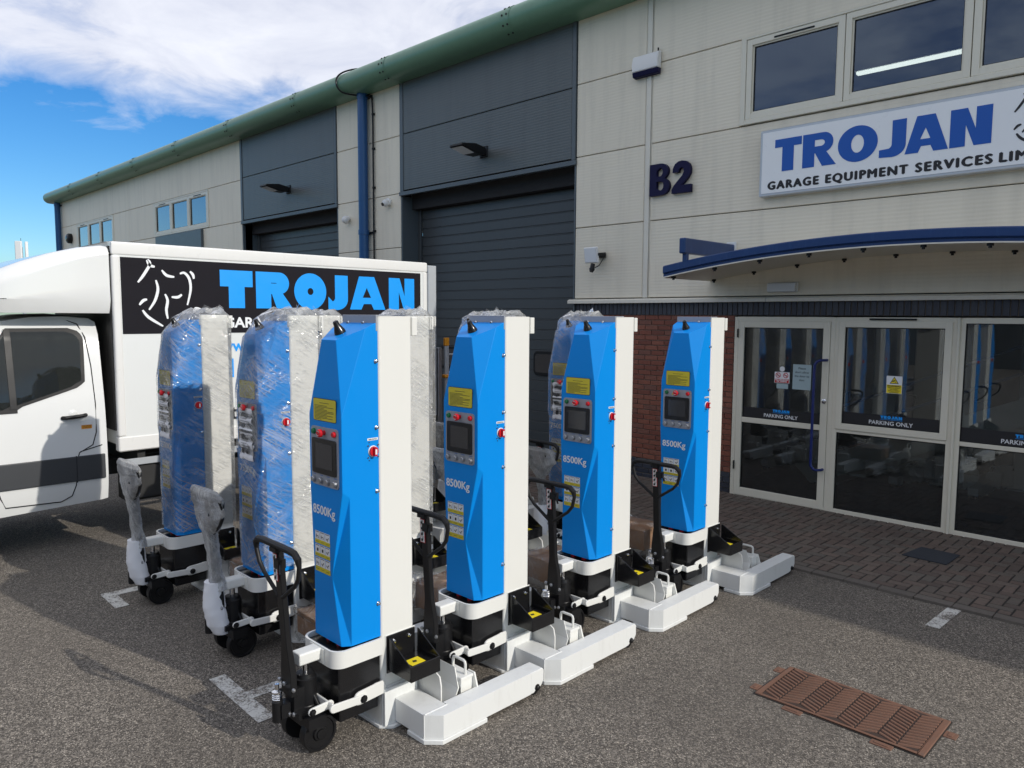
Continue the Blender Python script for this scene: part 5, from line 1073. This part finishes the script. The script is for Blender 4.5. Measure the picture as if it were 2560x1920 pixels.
def lumpy_tube(path, rad, seed, n=14, am=1.0):
    from mathutils import noise as nz
    m = M(); secs = []; K = 8; P = [Vector(p) for p in path]; Rd = rad
    for k in range(len(P)-1):
        for j in range(K):
            t = j/K; p = P[k].lerp(P[k+1], t); rx = Rd[k][0]+(Rd[k+1][0]-Rd[k][0])*t; ry = Rd[k][1]+(Rd[k+1][1]-Rd[k][1])*t; s = []
            for i in range(n):
                a = 2*math.pi*i/n; w = 1+am*.22*nz.noise((math.cos(a)*1.6+seed, math.sin(a)*1.6, p.z*14))+am*.12*nz.noise((math.cos(a)*4, math.sin(a)*4+seed, p.z*40)); s.append((p.x+rx*math.cos(a)*w, p.y+ry*math.sin(a)*w, p.z))
            secs.append(s)
    m.loft(secs); return m
bub = mesh_of(lumpy_tube([(0,-.505,.50),(0,-.515,.62),(0,-.53,.80),(0,-.545,.92),(0,-.555,1.0),(0,-.56,1.12),(0,-.565,1.20),(0,-.565,1.235)], [(.075,.06),(.05,.045),(.05,.045),(.06,.05),(.17,.045),(.255,.045),(.25,.04),(.20,.02)], 2.0, 20), 'bubble_wrap', MT['bubble'], ang=70)
foam = mesh_of(lumpy_tube([(0.01,-.49,.18),(0,-.51,.25),(-.01,-.53,.38),(-.01,-.53,.50),(-.01,-.53,.57)], [(.06,.06),(.085,.075),(.078,.078),(.07,.068),(.068,.06)], 4.0, 18, .35), 'foam_wrap', MT['foam'], ang=70)
paper = M()
for z0, z1 in ((1.40,1.60),(1.62,1.78)):
    paper.loft([[(x, -.263-.006*math.sin(i*1.7+z0*9)-.004*math.sin(x*40+i), z0+(z1-z0)*i/8) for x in (-.10,-.05,0,.05,.10)] for i in range(9)], closed=False, caps=False)
pm_ = mesh_of(paper, 'paper_sheet', MT['paper'], ang=70)
ptx = M()
for z0, z1 in ((1.40,1.60),(1.62,1.78)):
    for i in range(7): z = z1-.022-i*.019; yy = -.272; ptx.quad((-.07,yy,z),(-.07+(.14 if i % 3 else .09),yy,z),(-.07+(.14 if i % 3 else .09),yy,z+.003),(-.07,yy,z+.003))
ptx.quad((-.05,-.2725,1.45),(-.02,-.2725,1.45),(-.02,-.2725,1.49),(-.05,-.2725,1.49)); ptx.quad((.01,-.2725,1.45),(.05,-.2725,1.45),(.03,-.2725,1.485),(.02,-.2725,1.485))
pt_ = mesh_of(ptx, 'printed_text', MT['ink'], smooth=False)
pap = link('paper_sheet', pm_, wrapbase); link('printed_text', pt_, pap)
G1, G2, G3 = 'unwrapped blue column lifts in the nearest line', 'film wrapped blue and white column lifts', 'column lifts stored inside the entrance'
lift['category'] = wrapbase['category'] = 'vehicle lift'
FRONT = [((-3.73,2.50),0,'unwrapped 8500Kg blue and white column lift nearest the camera'),((-3.72,3.51),0,'unwrapped 8500Kg column lift second from the front, standing before the roller door'),
 ((-3.72,4.72),0,'unwrapped 8500Kg column lift third from the front, left of the brick wall'),((-3.60,5.94),0,'unwrapped 8500Kg column lift farthest back, beside the entrance door and block paving')]
proto_film = {}
allf = []
for i, ((x, y), rz, lab) in enumerate(FRONT):
    o = lift if i == 0 else copy_tree(lift); allf.append((o, x, y, rz, lab, G1))
for o, x, y, rz, lab, grp in allf: o.location = (x, y, 0); o.rotation_euler = (0, 0, R(rz)); o['label'] = lab; o['group'] = grp
WR = [((-6.585,2.69),0,'film wrapped lift at the far left, beside the van cab',1),((-5.155,2.73),0,'film wrapped 7500Kg lift between the far left one and the nearest unwrapped one',1),
 ((-6.57,3.82),0,'film wrapped lift seen as a narrow white strip between two wrapped columns',0),((-5.17,3.80),0,'film wrapped lift whose white column shows just right of the nearest unwrapped lift',0),
 ((-6.57,4.98),0,'film wrapped lift mostly hidden, its black tray showing under the wrapped handles',0),((-5.17,4.97),0,'film wrapped lift with only crumpled film showing above the second unwrapped lift',0),
 ((-6.57,6.05),0,'film wrapped lift nearest the van tail, its wrapped handle showing beside the ladder',0),((-5.02,6.02),0,'film wrapped 7500Kg lift peeking out left of the third unwrapped lift',0)]
wl_all = [wrapbase]+[copy_tree(wrapbase) for _ in range(len(WR)-1)]
for i, (o, ((x, y), rz, lab, fm)) in enumerate(zip(wl_all, WR)):
    o.name = 'wrapped_column_lift' if i == 0 else o.name; o.location = (x, y, 0); o.rotation_euler = (0, 0, R(rz)); o['label'] = lab; o['group'] = G2
    link('stretch_film', films[i % 3], o)
    if i != 7: link('bubble_wrap', bub, o)
    else:
        b = link('bubble_wrap', bub, o); b.scale = (.8, 1, .93)
    link('foam_wrap', foam, o)
    for ch in list(o.children):
        if ch.name.split('.')[0] in ('pump_spring', 'pump_bolt'): bpy.data.objects.remove(ch)
for o in COL.objects:
    if o.parent is None and o.name.startswith('column_lift') and o not in [a[0] for a in allf]: o.name = 'wrapped_column_lift'
# --- lifts stored inside, legs towards the glass
INS = [(-5.0,12.3),(-4.1,12.6),(-3.1,12.4),(-2.2,12.8),(-1.3,12.5),(-0.4,12.9)]
IL = ['first stored lift behind the glass, nearest the door hinges','second stored lift behind the glass, behind the door notice','third stored lift behind the glass, left part of the middle pane','fourth stored lift behind the glass, under the yellow warning sticker','fifth stored lift behind the glass, right of the mullion','stored lift farthest right behind the glass']
for (x, y), lab in zip(INS, IL):
    o = copy_tree(lift, (x, y, 0.012), R(180)); o['label'] = lab; o['group'] = G3; o.name = 'stored_column_lift'
# --- cardboard boxes wrapped in film on the fork legs
def boxes(x, y, sx, sy, sz, rz, lab, roll=False):
    e = empty('cardboard_box', (x, y, .085), lab, 'box', 'film wrapped cardboard boxes between the lifts', R(rz))
    m = M(); m.box(-sx/2, sx/2, -sy/2, sy/2, .09, .09+sz); ob('carton', m, MT['card'], e, bevel=.006)
    m = M(); m.box(-.03, .03, -sy/2-.001, sy/2+.001, .089, .0915+sz); ob('packing_tape', m, MT['yellow'] if False else MT['card'], e, smooth=False)
    from mathutils import noise as nz
    m = M(); secs = []
    for z in [.05, .09, .14, .19, .24, .09+sz-.03, .09+sz+.008, .09+sz+.016, .09+sz+.018]:
        t = 1 if z < .09+sz+.01 else (.7 if z < .09+sz+.017 else .1); ring = []
        for i in range(48):
            a = 2*math.pi*i/48; c, s = math.cos(a), math.sin(a); k = 1/max(abs(c), abs(s)); px_ = c*k*(sx/2+.012)*t; py_ = s*k*(sy/2+.012)*t; v = nz.noise((px_*14+x, py_*14+y, z*16)); ring.append((px_*(1+.10*v), py_*(1+.10*v), z+.018*v))
        secs.append(ring)
    m.loft(secs, caps=False); ob('box_film', m, MT['filmbox'], e, ang=75)
    if roll:
        m = lumpy_tube([(-sx/2-.02,-.12,.09),(-sx/2-.03,-.12,.36)], [(.09,.09),(.08,.08)], 3.3); ob('bubble_roll', m, MT['filmbox'], e, ang=75)
boxes(-6.02, 2.96, .42, .30, .17, 4, 'brown box beside the far left wrapped lift, under its tray'); boxes(-4.54, 2.80, .46, .36, .17, -3, 'brown box at the foot of the wrapped lift just left of the nearest unwrapped lift')
boxes(-4.36, 3.73, .44, .36, .20, 5, 'brown box behind the pump handle of the second unwrapped lift', True); boxes(-4.22, 4.85, .50, .40, .19, -6, 'brown box in loose film left of the third unwrapped lift'); boxes(-4.38, 6.16, .50, .38, .20, 3, 'brown box on the paving edge left of the farthest unwrapped lift')
